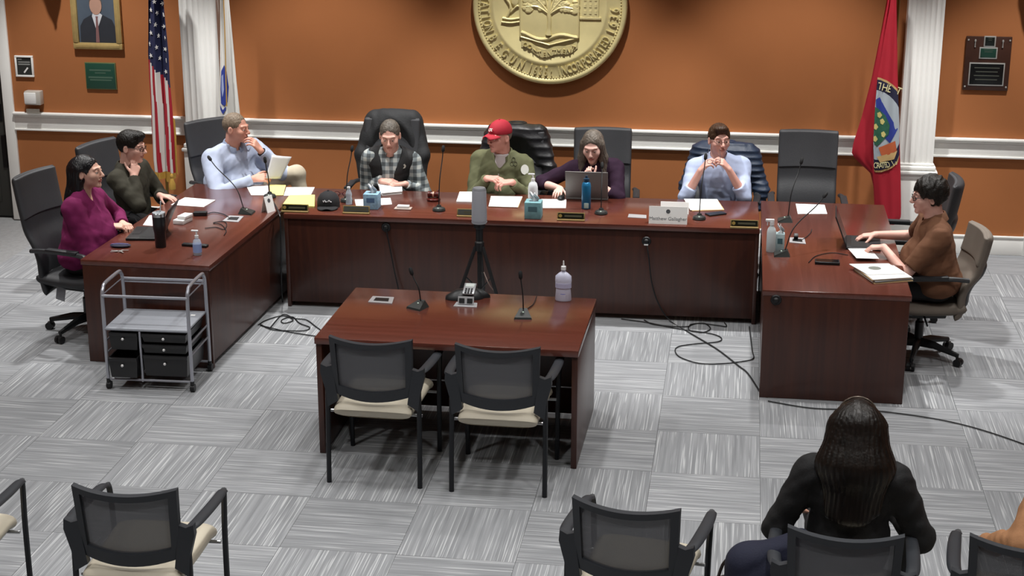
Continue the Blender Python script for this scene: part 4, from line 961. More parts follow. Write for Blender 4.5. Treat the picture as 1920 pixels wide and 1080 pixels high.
flat(pt, 'painted_head', elp(.0, .385, .056, .082), mat('painted_skin', 'b08a78', .6, var=.1), .0202)
flat(pt, 'painted_hair', [(-.06, .40), (-.05, .46), (0, .485), (.05, .46), (.06, .40), (.05, .43), (0, .45), (-.05, .43)], mat('painted_hair', '6b655e', .6), .0222)
# green plaque
g = thing('green_plaque', 'green engraved plaque below the framed portrait', 'plaque', (-4.118, 0, 1.23))
M_grn = mat('green_enamel', '21483a', .4); M_grl = mat('plaque_letter', '4a6455', .5)
MB().box((0, -.008, .12), (.285, .016, .24), bevel=.003).build('plaque_edge', mat('plaque_brass', '6f7a52', .4, .4), g)
MB().box((0, -.012, .12), (.27, .016, .225), bevel=.002).build('plaque_face', M_grn, g)
for z, wd, hh in ((.172, .20, .014), (.148, .10, .010), (.108, .225, .016), (.085, .20, .012)): MB().box((0, -.0203, z), (wd, .001, hh)).build('engraved_line', M_grl, g, smooth=False)
# small black sign in white frame
f = thing('framed_sign', 'small black sign with white text in white frame near the door', 'sign', (-4.828, 0, 1.325))
for cx, cz, sx, sz in ((0, .008, .17, .016), (0, .182, .17, .016), (-.077, .095, .016, .158), (.077, .095, .016, .158)): MB().box((cx, -.01, cz), (sx, .02, sz), bevel=.002).build('frame_side', M_white, f)
MB().box((0, -.006, .095), (.142, .010, .162)).build('sign_panel', mat('sign_black', '2d302e', .5), f)
for x, z, wd in ((-.04, .158, .04), (0, .132, .11), (0, .112, .11)): MB().box((x, -.0113, z), (wd, .001, .011)).build('printed_line', mat('sign_text_pale', '8d908c', .6), f, smooth=False)
MB().box((.012, -.0118, .06), (.014, .001, .06), R3('Y', .7)).build('sign_pictogram', mat('paper_white', 'e6e6e4', .8), f)
# dispenser
d = thing('wall_dispenser', 'white plastic dispenser with clear tray mounted on the chair rail', 'dispenser', (-4.75, 0, 1.03))
MB().box((0, -.04, .115), (.15, .08, .125), bevel=.008).build('housing', mat('clear_plastic_grey', 'b9b3aa', .3, coat=.3), d)
MB().box((-.018, -.083, .115), (.11, .012, .1), bevel=.004).build('front_cover', mat('paper_white', 'e6e6e4', .8), d)
MB().box((0, -.05, -.02), (.125, .07, .006), bevel=.001).box((0, -.085, -.0), (.125, .003, .04)).build('drip_tray', mat('smoky_clear', 'a7a399', .2, alpha=.45), d)
# award plaque
a = thing('award_plaque', 'dark wooden award plaque with three silver framed plates', 'plaque', (3.52, .05, 1.41))
MB().box((0, -.011, .222), (.365, .022, .445), bevel=.005).build('backing_board', mat('walnut_dark', '3a231b', .4, var=.15, vscale=20), a)
M_sil = mat('plate_silver', 'c9cac6', .3, .6)
for n_, cx, cz, sx, sz, col in (('engraved_plate', 0, .135, .285, .19, '17191a'), ('engraved_plate', -.0, .31, .145, .095, '24453a'), ('engraved_plate', .005, .405, .095, .09, '1e2422')):
    fr_ = MB().box((cx, -.024, cz), (sx, .006, sz), bevel=.002).build('plate_frame', M_sil, a)
    MB().box((cx, -.0275, cz), (sx-.02, .004, sz-.02), bevel=.001).build('engraved_plate', mat('plate_'+col, col, .25, .2), fr_)
    tx = MB()
    for k in range(4 if sz > .15 else 2): tx.box((cx, -.0298, cz+(sz*.28)-k*sz*.17), ((sx-.06)*(.9-.12*(k % 2)), .0006, sz*.035))
    tx.build('engraving', mat('engraving_grey', '55584f', .5), fr_)
for s_ in (-1, 1):
    m_ = MB().ball((s_*.11, -.028, .41), (.009, .007, .012), 8).tube([(s_*.11, -.027, .40), (s_*.11, -.027, .365)], .004, 6); m_.ball((s_*.11, -.027, .36), .006, 8); m_.build('gavel_ornament', M_sil, a)
    for z in (.03, .415): MB().ball((s_*.165, -.024, z), (.008, .004, .008), 8).build('rosette', M_sil, a)

# ------------------------------------------------------------------ flags
M_brass = mat('brass_pole', '8a6f35', .35, .6); M_fr = mat('gold_fringe', 'b58e3e', .7, bump=.4, bscale=300)
def pole(t, x, y, tilt=(0, 0), top=2.6, m=M_brass):
    MB().tube([(x, y, .05), (x+tilt[0], y+tilt[1], top)], .013, 10).build('flag_pole', m, t)
    MB().lathe([(.13, 0), (.13, .02), (.11, .035), (.04, .06), (.025, .12), (.02, .13)], (x, y, 0), 24).build('pole_stand', m, t)
def flag_sheet(outline, y0, folds, depth, ns=40, nz=60):
    """outline: list (z, xl, xr); returns pos(u,v) v from top to bottom"""
    zs_ = [o[0] for o in outline]
    def pos(u, v):
        z = zs_[0]+(zs_[-1]-zs_[0])*v
        for i in range(len(zs_)-1):
            if zs_[i] >= z >= zs_[i+1]:
                t = (zs_[i]-z)/(zs_[i]-zs_[i+1]+1e-9); xl = outline[i][1]+(outline[i+1][1]-outline[i][1])*t; xr = outline[i][2]+(outline[i+1][2]-outline[i][2])*t; break
        else: xl, xr = outline[-1][1:]
        return Vector((xl+(xr-xl)*u, y0+depth*(math.sin(u*folds*2*PI+v*2.2)+.35*math.sin(u*folds*4.6*PI+3*v)), z))
    return pos
def zx(px, py, y): p = at(px, py, y=y); return p.z, p.x
def outl(rows, y): return [(at(l, py, y=y).z, at(l, py, y=y).x, at(r, py, y=y).x) for py, l, r in rows]
def star_poly(r): return [(r*(1 if k % 2 == 0 else .4)*math.sin(PI*k/5), r*(1 if k % 2 == 0 else .4)*math.cos(PI*k/5)) for k in range(10)]
# US flag
YU = -.34
us = thing('national_flag', 'stars and stripes flag with gold fringe hanging on a pole', 'flag', (0, 0, 0))
pole(us, -3.47, YU+.05, (.02, 0))
MR, MW_, MN = mat('flag_red', 'a11c2c', .8), mat('flag_white', 'd2cfca', .8), mat('flag_navy', '1d2143', .8)
P = flag_sheet(outl([(-60, 280, 306), (0, 277, 309), (60, 276, 315), (100, 275, 319), (150, 277, 321), (200, 280, 325), (250, 282, 328), (300, 285, 329), (322, 288, 330)], YU), YU, 1.6, .030)
def usm(u, v):
    ve = .44+.13*u
    if v < ve: return 2
    return int((u*6.6-(v-.5)*1.9*(u-.1)+.6)) % 2
MB().grid(P, 44, 70, mfn=lambda u, v: (0, 1, 2)[usm(u, v)]).build('flag_cloth', [MR, MW_, MN], us)
st = MB().prism(star_poly(.021), 0, .003, WALLM).mesh('star', False); st.materials.append(mat('flag_star', 'e2e0dc', .8))
random.seed(7)
for k in range(11):
    for j in range(3):
        u = .14+.32*j+.06*(k % 2); v = .035+.055*k+.012*j
        if v > .41+.12*u or u > .95: continue
        p = P(u, v); q = P(u+.01, v)-P(u-.01, v); o = bpy.data.objects.new('star', st); COL.objects.link(o); o.parent = us
        nrm = q.cross(Vector((0, 0, 1))).normalized(); o.location = p+nrm*.006*(1 if nrm.y < 0 else -1); o.rotation_euler = (0, random.uniform(-.4, .4), math.atan2(q.y, q.x))
MB().grid(lambda u, v: P(u, 1)+Vector((0, -.004, -.045*v-.05*u*(1-u)*4*v*(.3 if u < .5 else 1))), 30, 3).build('fringe', M_fr, us)
MB().grid(lambda u, v: P(1, .72+.28*v)+Vector((.018*u, -.004, -.02*u)), 2, 20).build('fringe', M_fr, us)
p_ = P(.82, 1); MB().lathe([(.004, .10), (.012, .09), (.016, .07), (.012, .06), (.03, .0), (.028, -.04), (.004, -.05)], (p_.x+.012, p_.y-.02, p_.z-.10), 12).build('tassel', M_fr, us)
# white state flag
ma = thing('state_flag', 'white flag with blue shield and gold fringe behind the fluted pilaster', 'flag', (0, 0, 0))
YM = -.26; pole(ma, -2.86, YM+.06, (.0, 0))
P = flag_sheet(outl([(-60, 412, 428), (0, 412, 428), (100, 411, 438), (150, 411, 443), (215, 411, 451), (260, 412, 455)], YM), YM, 1.3, .022)
MB().grid(P, 40, 60).build('flag_cloth', mat('flag_ivory', 'd6d5d0', .8), ma)
MB().grid(lambda u, v: P(.62-.22*v+.06*u, .0+.8*v)+Vector((0, -.010, 0)), 2, 40).build('fringe', M_fr, ma)
def on_flag(P, name, poly, m, par, n=4, off=.006):
    """flat print laid on the cloth: polygon in (u,v)"""
    bm = bmesh.new(); vs = [bm.verts.new((x, y, 0)) for x, y in poly]; bm.faces.new(vs); bmesh.ops.triangulate(bm, faces=bm.faces[:])
    for _ in range(n-1): bmesh.ops.subdivide_edges(bm, edges=[e for e in bm.edges], cuts=1, use_grid_fill=False); bmesh.ops.triangulate(bm, faces=bm.faces[:])
    for v in bm.verts: p = P(min(1, max(0, v.co.x)), v.co.y); v.co = p+Vector((0, -off, 0))
    me = bpy.data.meshes.new(name); bm.to_mesh(me); bm.free(); me.polygons.foreach_set('use_smooth', [True]*len(me.polygons)); return link(name, me, m, par)
MB_ = mat('flag_blue', '2a3a8c', .8)
vy = lambda py: (py+60)/320
on_flag(P, 'blue_shield', [(.10, vy(132)), (.36, vy(118)), (.52, vy(130)), (.56, vy(160)), (.48, vy(188)), (.28, vy(196)), (.08, vy(192)), (.03, vy(165))], MB_, ma)
on_flag(P, 'shield_figure', [(.16, vy(140)), (.26, vy(136)), (.30, vy(165)), (.2, vy(180)), (.13, vy(165))], mat('flag_pale_blue', '8f9bc4', .8), ma, off=.009)
on_flag(P, 'blue_ribbon', [(.02, vy(196)), (.2, vy(204)), (.36, vy(196)), (.36, vy(203)), (.2, vy(212)), (.02, vy(204))], MB_, ma)
# red town flag
rf = thing('town_flag', 'red flag with round town emblem hanging beside the fluted pilaster', 'flag', (0, 0, 0))
YR = -.32; pole(rf, 2.765, YR+.10, (-.02, 0))
M_rf = mat('flag_crimson', 'a3192b', .75, var=.05, vscale=8)
# back fold (left) and front panel (right)
Pb = flag_sheet(outl([(-60, 1667, 1676), (0, 1663, 1676), (60, 1652, 1676), (150, 1634, 1672), (220, 1616, 1665), (270, 1600, 1660), (290, 1597, 1656), (305, 1610, 1652), (325, 1632, 1655), (350, 1638, 1655), (400, 1640, 1655)], YR+.06), YR+.06, 1.0, .016)
MB().grid(Pb, 24, 60).build('flag_fold', M_rf, rf)
P = flag_sheet(outl([(-60, 1670, 1681), (0, 1668, 1681), (60, 1658, 1682), (140, 1646, 1683), (200, 1641, 1685), (260, 1638, 1687), (320, 1636, 1689), (380, 1643, 1690), (405, 1648, 1690), (420, 1654, 1684)], YR), YR, .8, .018)
MB().grid(P, 30, 70).build('flag_cloth', M_rf, rf)
vr = lambda py: (py+60)/480
# emblem: circle centred on px (1652,228), radius ~ 86 px high, clipped by the fold
def ur(px, py):
    rows = [(-60, 1670, 1681), (0, 1668, 1681), (60, 1658, 1682), (140, 1646, 1683), (200, 1641, 1685), (260, 1638, 1687), (320, 1636, 1689), (380, 1643, 1690)]
    for a_, b_ in zip(rows, rows[1:]):
        if a_[0] <= py <= b_[0]: t = (py-a_[0])/(b_[0]-a_[0]); l = a_[1]+(b_[1]-a_[1])*t; r = a_[2]+(b_[2]-a_[2])*t; return (px-l)/(r-l)
    return 0
def em(name, pts, m, off): return on_flag(P, name, [(ur(x, y), vr(y)) for x, y in pts], m, rf, 3, off)
def half(r, rx, cx=1641, cy=230, n=18): return [(max(1639, min(1686, cx+rx*math.cos(a))), cy+r*math.sin(a)) for a in [-PI/2+PI*k/n for k in range(n+1)]]+[(1639, cy+r*.98), (1639, cy), (1639, cy-r*.98)]
em('emblem_border', half(90, 66), mat('emblem_tan', 'b99a68', .8), .006)
em('emblem_ring', half(86, 63), mat('emblem_navy', '20203a', .8), .008)
em('emblem_field', half(66, 52), mat('emblem_sky', 'a3adb5', .8), .010)
em('emblem_blue', [(1643, 182), (1650, 177), (1683, 235), (1668, 262), (1656, 250), (1643, 195)], MB_, .012)
em('emblem_green', [(1639, 195), (1646, 198), (1660, 210), (1668, 228), (1666, 245), (1655, 258), (1644, 270), (1639, 265)], mat('emblem_green', '2b5e48', .8, var=.2, vscale=60), .014)
for x, y in ((1649, 210), (1642, 233), (1656, 246), (1641, 256), (1654, 222)): em('emblem_flower', [(x-4, y-3), (x+1, y-6), (x+5, y), (x+1, y+6), (x-3, y+4)], mat('emblem_yellow', 'c9bd76', .8), .0155)
em('emblem_building', [(1647, 272), (1678, 257), (1681, 276), (1654, 290)], mat('emblem_orange', 'b35a35', .8), .014)
em('emblem_base', [(1644, 290), (1682, 276), (1676, 292), (1650, 300)], mat('emblem_tan', 'b99a68', .8), .0145)
M_tl = mat('emblem_letter', 'd6cf9f', .8)
def fl_letter(ch, px_, py_, size, rot, sx):
    if ch == ' ' or px_ > 1686: return
    p = P(ur(px_, py_), vr(py_)); tx = MB(); add_text(tx, ch, size, .001, Matrix.Translation((p.x, p.y-.014, p.z-size*.36)) @ Matrix.Rotation(rot, 4, 'Y') @ WALLM, sx=sx); tx.build('letter', M_tl, rf, smooth=False)
for i, ch in enumerate('THE T'): fl_letter(ch, 1650+i*8.2, 156+i*1.7, .085, .15+.05*i, .8)
for i, ch in enumerate('ORATED 163'): fl_letter(ch, 1642+i*4.9, 306-i*.2-.12*i*i, .07, -.08*i, .62)
# ------------------------------------------------------------------ desk things
M_paper = mat('paper_white', 'e6e6e4', .8); M_yel = mat('paper_yellow', 'd9cf7c', .8); M_man = mat('manila', 'cbb083', .8)
M_gry = mat('dark_grey_plastic', '34373a', .5)
def q4(px): return [at(x, y, z=D) for x, y in px]
def sheet(label, px, h=.0015, m=M_paper, cat='paper', name='paper_sheet', z=D, group=None, extra=None):
    pts = [at(x, y, z=z+h) for x, y in px]; c = sum(pts, Vector())/len(pts); c.z = z+.0005
    o = MB().prism([(p.x-c.x, p.y-c.y) for p in pts], 0, h).build(name, m, None, smooth=False); o.location = c
    return tag(o, label, cat, group)
def stack(label, px, hs, ms, cat='papers', name='paper_stack', jit=.006):
    pts = [at(x, y, z=D) for x, y in px]; c = sum(pts, Vector())/len(pts); t = thing(name, label, cat, (c.x, c.y, D+.0005)); z = 0; random.seed(len(label))
    for h, m in zip(hs, ms):
        dx, dy, r = random.uniform(-jit, jit), random.uniform(-jit, jit), random.uniform(-.05, .05); cr, sr = math.cos(r), math.sin(r)
        MB().prism([((p.x-c.x)*cr-(p.y-c.y)*sr+dx, (p.x-c.x)*sr+(p.y-c.y)*cr+dy) for p in pts], z, z+h-.0004).build('sheet', m, t, smooth=False); z += h
    return t, z
sheet('white sheet in front of the young man in the olive sweater', [(320, 384), (347, 370), (404, 375), (382, 388)])
sheet('white sheet behind the black tumbler', [(268, 422), (280, 404), (300, 402), (292, 424)])
sheet('white sheet on the desk before the man in the pale blue pullover', [(461, 347), (502, 346), (504, 366), (471, 366)])
sheet('yellow sheet beside the white papers of the man in pale blue', [(504, 346), (536, 347), (531, 366), (505, 366)], m=M_yel)
sheet('white sheet next to the yellow sheet by the black cap', [(537, 351), (590, 351), (582, 367), (532, 367)])
stack('yellow legal pad behind the first name plate', [(545, 368), (592, 368), (588, 390), (529, 386)], [.012], [M_yel], 'notepad', 'legal_pad')
sheet('white sheet under the blue tissue box', [(665, 374), (732, 371), (735, 383), (668, 388)])
stack('stack of white paper in front of the man in the vest', [(709, 349), (754, 348), (752, 364), (714, 367)], [.008, .01, .006], [M_paper]*3)
stack('thin stack of white paper behind the brown name plate', [(861, 362), (896, 362), (894, 381), (855, 380)], [.006, .004], [M_paper]*2)
stack('white papers on a manila folder before the man in the red cap', [(922, 369), (981, 370), (970, 390), (916, 388)], [.004, .003], [M_man, M_paper])
sheet('white sheet under the computer mouse', [(1015, 373), (1062, 374), (1061, 390), (1016, 390)])
stack('white papers on a manila folder before the man in the light blue shirt', [(1282, 375), (1344, 375), (1357, 394), (1297, 396)], [.004, .003], [M_man, M_paper])
sheet('white sheet in front of the empty black chair', [(1492, 382), (1546, 384), (1551, 401), (1496, 401)])
sheet('white sheet on the dark laptop of the man in the brown polo', [(1590, 466), (1632, 466), (1648, 485), (1606, 484)], z=D+.022)
t_, zt = stack('pile of folders with a round seal on its white cover', [(1600, 506), (1674, 505), (1709, 527), (1636, 532)], [.006, .005, .008, .006, .005], [M_man, M_paper, mat('folder_grey', '9c9fa0', .7), M_man, M_paper], 'folders', 'folder_pile', .008)
ftop = [at(x, y, z=D+zt) for x, y in ((1592, 496), (1666, 495), (1697, 514), (1627, 516))]; fc = t_.location
MB().prism([(p.x-fc.x, p.y-fc.y) for p in ftop], zt, zt+.004).build('cover', M_paper, t_, smooth=False)
sc_ = at(1640, 504, z=D+zt); MB().lathe([(.042, 0), (.042, .0006)], (sc_.x-fc.x, sc_.y-fc.y, zt+.004), 24).build('round_seal', mat('seal_grey', '6f736c', .7), t_)

def plate(label, px0, px1, py, gold=True):
    """engraved desk name plate standing on its base, front foot line at pixel row py"""
    a, b = at(px0, py, z=D), at(px1, py+.03*(px1-px0), z=D); c = (a+b)/2; L = (b-a).length
    t = thing('name_plate', label, 'name plate', (c.x, c.y+.02, D), math.atan2(b.y-a.y, b.x-a.x))
    MB().box((0, 0, .006), (L, .045, .012), bevel=.002).build('base', mat('plate_base', 'a08a5c' if gold else '8c8679', .4, .3), t)
    MB().box((0, .006, .034), (L, .01, .05), R3('X', -.25), bevel=.001).build('backing', mat('plate_rim', '8d7a4c' if gold else '77746a', .4, .3), t)
    MB().box((0, -.0005, .035), (L-.016, .006, .04), R3('X', -.25)).build('face', mat('plate_face_black', '14160f', .3) if gold else mat('plate_face_grey', '4a4c48', .4), t)
    MB().box((.016, -.0035, .035), (L*.62, .0012, .014), R3('X', -.25)).build('engraved_line', mat('plate_text', '4a4836' if gold else '8a887c', .5), t, smooth=False)
    if gold: MB().lathe([(.013, 0), (.013, .002)], (-L/2+.024, -.003, .035), 14, R3('X', PI/2-.25)).build('emblem', mat('plate_gold', 'b39a55', .35, .5), t)
plate('black name plate with gold emblem in front of the yellow pad', 527, 577, 398)
plate('grey name plate beside the blue tissue box', 642, 692, 401, False)
plate('brown name plate behind the grey camera tower', 856, 905, 407, False)
plate('black name plate with gold emblem in front of the grey laptop', 1044, 1096, 414)
plate('black name plate with gold emblem at the end of the long desk', 1369, 1422, 428)
def tent(label, px0, px1, pyb, h, txt=None, rz=None, mark=True, size=.036):
    a, b = at(px0, pyb, z=D), at(px1, pyb+.03*(px1-px0), z=D); c = (a+b)/2; L = (b-a).length; r = math.atan2(b.y-a.y, b.x-a.x) if rz is None else rz
    t = thing('tent_card', label, 'name card', (c.x, c.y+.03, D), r); an = math.atan2(.03, h); sl = math.hypot(h, .03)
    for s_ in (-1, 1): MB().box((0, s_*.016, h/2), (L, .0015, sl), R3('X', s_*an)).build('leaf', M_paper, t)
    if txt:
        m = MB(); add_text(m, txt, size, .0004, Matrix.Translation((0, -.031+.22*.03-.0022, h*.22)) @ Matrix.Rotation(-an, 4, 'X') @ WALLM); m.build('lettering', mat('ink_grey', '6f7276', .7), t, smooth=False)
    if mark: MB().lathe([(.016, 0), (.016, .001)], (0, -.031+.72*.03-.0006, h*.72), 16, R3('X', PI/2-an)).build('printed_emblem', mat('ink_dark', '4a4c50', .7), t)
tent('folded white name card with printed emblem beside a microphone', 1216, 1288, 419, .125, 'Matthew Gallagher')
tent('plain folded white card behind the lettered name card', 1238, 1291, 400, .085, None, mark=False)
tent('folded white card standing at the inner corner of the desks', 490, 512, 398, .12, None, rz=1.15)

def mic(label, bpx, tip, rz=0, style='wedge', bend=.35, grp=None, blen=.11):
    b = at(*bpx, z=D); t = thing('microphone', label, 'microphone', (b.x, b.y, D), 0, grp)
    tl = Vector(tip)-Vector((b.x, b.y, D)); c, s = math.cos(rz), math.sin(rz)
    if style == 'wedge':
        w_, l, h = .055, blen, .045; pts = [(-l/2, -w_), (l/2, -w_*.75), (l/2, w_*.75), (-l/2, w_)]
        V = [(-l/2, -w_, 0), (l/2, -w_*.7, 0), (l/2, w_*.7, 0), (-l/2, w_, 0), (-l/2+.004, -w_+.004, .012), (l/2-.02, -w_*.4, h), (l/2-.02, w_*.4, h), (-l/2+.004, w_-.004, .012)]
        F = [(3, 2, 1, 0), (4, 5, 6, 7), (0, 1, 5, 4), (1, 2, 6, 5), (2, 3, 7, 6), (3, 0, 4, 7)]
        MB()._add([(x*c-y*s, x*s+y*c, z) for x, y, z in V], F).build('base', mat('mic_base', '2b2e2d', .4), t, smooth=False)
        st_ = Vector(((l/2-.035)*c, (l/2-.035)*s, .04)); bt = Vector(((-.005)*c, (-.005)*s, .031))
    else:
        MB().lathe([(.048, 0), (.05, .008), (.044, .022), (.02, .032), (.016, .045)], (0, 0, 0), 24).build('base', mat('mic_base', '2b2e2d', .4), t); st_ = Vector((0, 0, .04)); bt = Vector((0, -.035, .026))
    MB().ball(tuple(bt), (.006, .006, .005), 8).build('button', mat('button_green', 'cfe6d6', .3), t)
    d_ = tl-st_; p = bez([st_, st_+Vector((d_.x*bend*.6, d_.y*bend*.6, d_.z*.45)), st_+d_*.78+Vector((0, 0, d_.z*.03)), tl], 6)
    MB().tube(p, .0042, 6).build('gooseneck', M_blk, t)
    dd = (p[-1]-p[-3]).normalized(); MB().tube([p[-1]-dd*.025, p[-1]-dd*.015, p[-1]+dd*.015, p[-1]+dd*.026], [.006, .0125, .0125, .007], 10).build('capsule', mat('mic_foam', '151618', .8), t)
def tipat(px, py, b, dy=0): return at(px, py, y=at(*b, z=D).y+dy)
for lab, b, tp, dy, rz, stl in (
        ('gooseneck microphone leaning to the man in pale blue, on the wing desk', (462, 400), (393, 297), .25, PI, 'wedge'),
        ('gooseneck microphone beside the sheet the seated man reads', (506, 370), (497, 300), .02, PI/2, 'round'),
        ('gooseneck microphone behind the small water bottle', (650, 378), (660, 279), .12, PI/2, 'round'),
        ('gooseneck microphone with round base beside the gavel', (823, 395), (831, 279), .15, PI/2, 'round'),
        ('gooseneck microphone with round base beside the blue bottle', (1127, 401), (1129, 310), .18, PI/2, 'round'),
        ('gooseneck microphone with round base beside the lettered name card', (1311, 411), (1323, 294), .18, PI/2, 'round'),
        ('gooseneck microphone in front of the empty black chair', (1472, 415), (1503, 302), .15, 0, 'wedge'),
        ('gooseneck microphone beside the white spray bottle, leaning far over', (1466, 479), (1547, 366), .3, 0, 'wedge'),
        ('gooseneck microphone on the witness table beside the power plate', (785, 577), (771, 509), .05, PI/2-.5, 'wedge'),
        ('gooseneck microphone on the witness table beside the large bottle', (981, 594), (976, 516), .05, PI/2+.1, 'wedge')):
    mic(lab, b, tipat(tp[0], tp[1], b, dy), rz, stl)

def lbottle(label, px, pyb, h, prof, m, parts, name='bottle', n=20, sy=1, sx=1):
    b = at(px, pyb, z=D); r0 = max(r for r, _ in prof); t = thing(name, label, 'bottle', (b.x, b.y+r0*sy, D+.0005))
    MB().lathe(prof, n=n, sx=sx, sy=sy).build('body', m, t, angle=50)
    for nm, mb, mm in parts: mb.build(nm, mm, t)
    return t
M_clear = mat('clear_bottle', 'c3cfda', .12, alpha=.55, spec=.6); M_pump = mat('pump_white', 'e2e4e6', .4); M_lab = mat('label_blue', '8fa6d8', .6)
def pump(z, s=1.0): return MB().lathe([(.014*s, z), (.014*s, z+.018*s), (.006*s, z+.02*s), (.006*s, z+.045*s)], n=12).box((-.012*s, 0, z+.05*s), (.05*s, .016*s, .012*s), bevel=.004*s)
lbottle('small clear pump bottle with blue label on the wing desk', 368, 480, .16, [(.028, 0), (.03, .004), (.03, .085), (.024, .105), (.013, .115), (.012, .12)], M_clear, [('label', MB().lathe([(.0305, .02), (.0305, .08)], n=20), M_lab), ('pump', pump(.12), M_pump)], 'pump_bottle')
lbottle('white pump bottle behind the teal tissue box', 998, 381, .2, [(.036, 0), (.038, .005), (.038, .12), (.03, .15), (.014, .165), (.013, .17)], mat('translucent_white', 'cfd3d6', .3), [('pump', pump(.17), M_pump)], 'pump_bottle')
lbottle('large white squeeze bottle with blue band on the witness table', 1055, 566, .24, [(.048, 0), (.052, .006), (.046, .08), (.052, .13), (.05, .16), (.028, .18), (.014, .188), (.014, .2)], mat('bottle_milky', 'c9cbe0', .3, coat=.2), [('label', MB().lathe([(.0472, .035), (.0472, .05)], n=20, sy=.62), mat('label_indigo', '6a72c0', .6)), ('printed_text', MB().lathe([(.0505, .085), (.0505, .115)], n=20, sy=.62), mat('label_pale', 'b2b2cf', .6)), ('nozzle', MB().lathe([(.016, .2), (.016, .222), (.006, .225), (.004, .258)], n=14), M_pump)], 'squeeze_bottle', sy=.6)
lbottle('small clear water bottle beside the grey name plate', 653, 384, .14, [(.024, 0), (.026, .005), (.022, .03), (.026, .045), (.022, .06), (.026, .075), (.022, .09), (.012, .115), (.011, .122)], M_clear, [('cap', MB().lathe([(.013, .122), (.013, .135)], n=14), M_pump)], 'water_bottle')
lbottle('tall blue drinks bottle in front of the grey laptop', 1098, 393, .26, [(.032, 0), (.036, .004), (.036, .175), (.03, .2), (.02, .21)], mat('bottle_blue', '1f6f9c', .35, .3), [('cap', MB().lathe([(.022, .21), (.024, .215), (.022, .235), (.01, .238), (.01, .255)], n=16), mat('bottle_cap', '1c3950', .4)), ('sticker', MB().box((.005, -.036, .03), (.035, .004, .04), bevel=.001), mat('sticker_pale', 'a9bdb6', .6))], 'drinks_bottle')
lbottle('tall white spray bottle beside a tissue box on the wing desk', 1445, 474, .23, [(.03, 0), (.032, .004), (.032, .14), (.026, .165), (.014, .18), (.013, .19)], mat('bottle_pale', 'c9d3d6', .3), [('trigger_head', MB().lathe([(.016, .19), (.016, .215)], n=14).box((-.014, 0, .222), (.06, .02, .02), bevel=.005).box((-.03, 0, .20), (.008, .012, .03), bevel=.003), M_pump)], 'spray_bottle')
tb = at(298, 466, z=D); t = thing('tumbler', 'black insulated tumbler with steel rim on the wing desk', 'tumbler', (tb.x, tb.y+.04, D+.0005))
MB().lathe([(.036, 0), (.038, .006), (.039, .10), (.046, .14), (.047, .225), (.046, .232)], n=28).build('body', mat('tumbler_black', '14171a', .35, coat=.3), t)
MB().lathe([(.0475, .222), (.0478, .245), (.045, .247), (.043, .24)], n=28).build('rim', mat('steel_rim', 'b9bbbd', .2, .9), t)
MB().lathe([(.044, .238), (.044, .25), (.02, .254)], n=24).box((0, 0, .256), (.03, .02, .008), bevel=.002).build('lid', mat('lid_clear', 'a9b0b6', .2), t)
MB().cyl((.012, 0, .25), (.02, .0, .33), .004).build('straw', mat('straw_clear', 'c9cfd2', .3), t)

def tissue(label, px0, px1, pyb, h, m1, m2, rz=0):
    a, b = at(px0, pyb, z=D), at(px1, pyb, z=D); c = (a+b)/2; L = (b-a).length; t = thing('tissue_box', label, 'tissue box', (c.x, c.y+L/2, D+.0005), rz)
    MB().box((0, 0, h/2), (L, L, h), bevel=.003).build('carton', m1, t)
    MB().lathe([(L*.3, 0), (L*.3, .0008)], (0, 0, h), 20, sy=.6).build('opening', mat('opening_dark', '6d7d86', .7), t)
    random.seed(3); MB().box((0, -L/2-.0006, h*.6), (L*.55, .001, h*.3)).build('printed_panel', m2, t, smooth=False)
    tt = MB(); tt.grid(lambda u, v: Vector(((u-.5)*L*.55*(1-.35*v)+.012*math.sin(v*5), .014*math.sin(u*9+v*3), h-.004+.065*v+.012*math.sin(u*7))), 12, 8)
    o = tt.build('tissue', mat('tissue_white', 'd9dcdf', .9), t); md = o.modifiers.new('solid', 'SOLIDIFY'); md.thickness = .0015
tissue('blue patterned tissue box with a white tissue', 681, 709, 393, .118, mat('carton_blue', '8db4cf', .6, var=.25, vscale=40), mat('carton_navy', '4f6f95', .6))
tissue('teal tissue box in front of the white pump bottle', 983, 1014, 411, .125, mat('carton_teal', '6f9aa0', .6, var=.15, vscale=30), mat('carton_dark_teal', '46666e', .6))
tissue('pale tissue box beside the white spray bottle', 1453, 1470, 472, .125, mat('carton_pale', 'a9bfc3', .6, var=.1, vscale=30), mat('carton_dark_teal', '46666e', .6))

def laptop(label, c, rz, w_=.34, d_=.235, tilt=1.9, m=None, lid=None):
    """screen at the back (+y local), user at -y"""
    m = m or mat('laptop_black', '1b1c1e', .45); t = thing('laptop', label, 'laptop', (c.x, c.y, D+.0005), rz)
    MB().box((0, 0, .009), (w_, d_, .016), bevel=.003).build('base', m, t)
    MB().box((0, .03, .0178), (w_-.05, d_*.45, .0015)).build('keyboard', mat('keys_dark', '101113', .6), t)
    MB().box((0, -.07, .0178), (.09, .055, .0012)).build('touchpad', mat('pad_dark', '232427', .4), t)
    a = tilt-PI/2; R_ = R3('X', -a); Rc = Vector((0, d_/2-.004, .016))+R_ @ Vector((0, 0, .115))
    s_ = MB().box(tuple(Rc), (w_, .008, .23), R_, bevel=.003).build('lid', lid or m, t)
    MB().box(tuple(Rc+R_ @ Vector((0, -.0045, .003))), (w_-.02, .001, .205), R_).build('screen', mat('screen_dark', '0d1116', .15), s_)
laptop('grey laptop seen from behind in front of the woman in purple', at(1101, 371, z=D)+Vector((0, .045, 0)), PI+.02, .33, .22, 1.85, mat('laptop_grey', '6c6a68', .45, .2), mat('laptop_lid_grey', '757371', .45, .2))
laptop('black laptop beside the tumbler, used by the woman in magenta', at(276, 440, z=D), -PI/2+.12, .33, .23, 2.0)
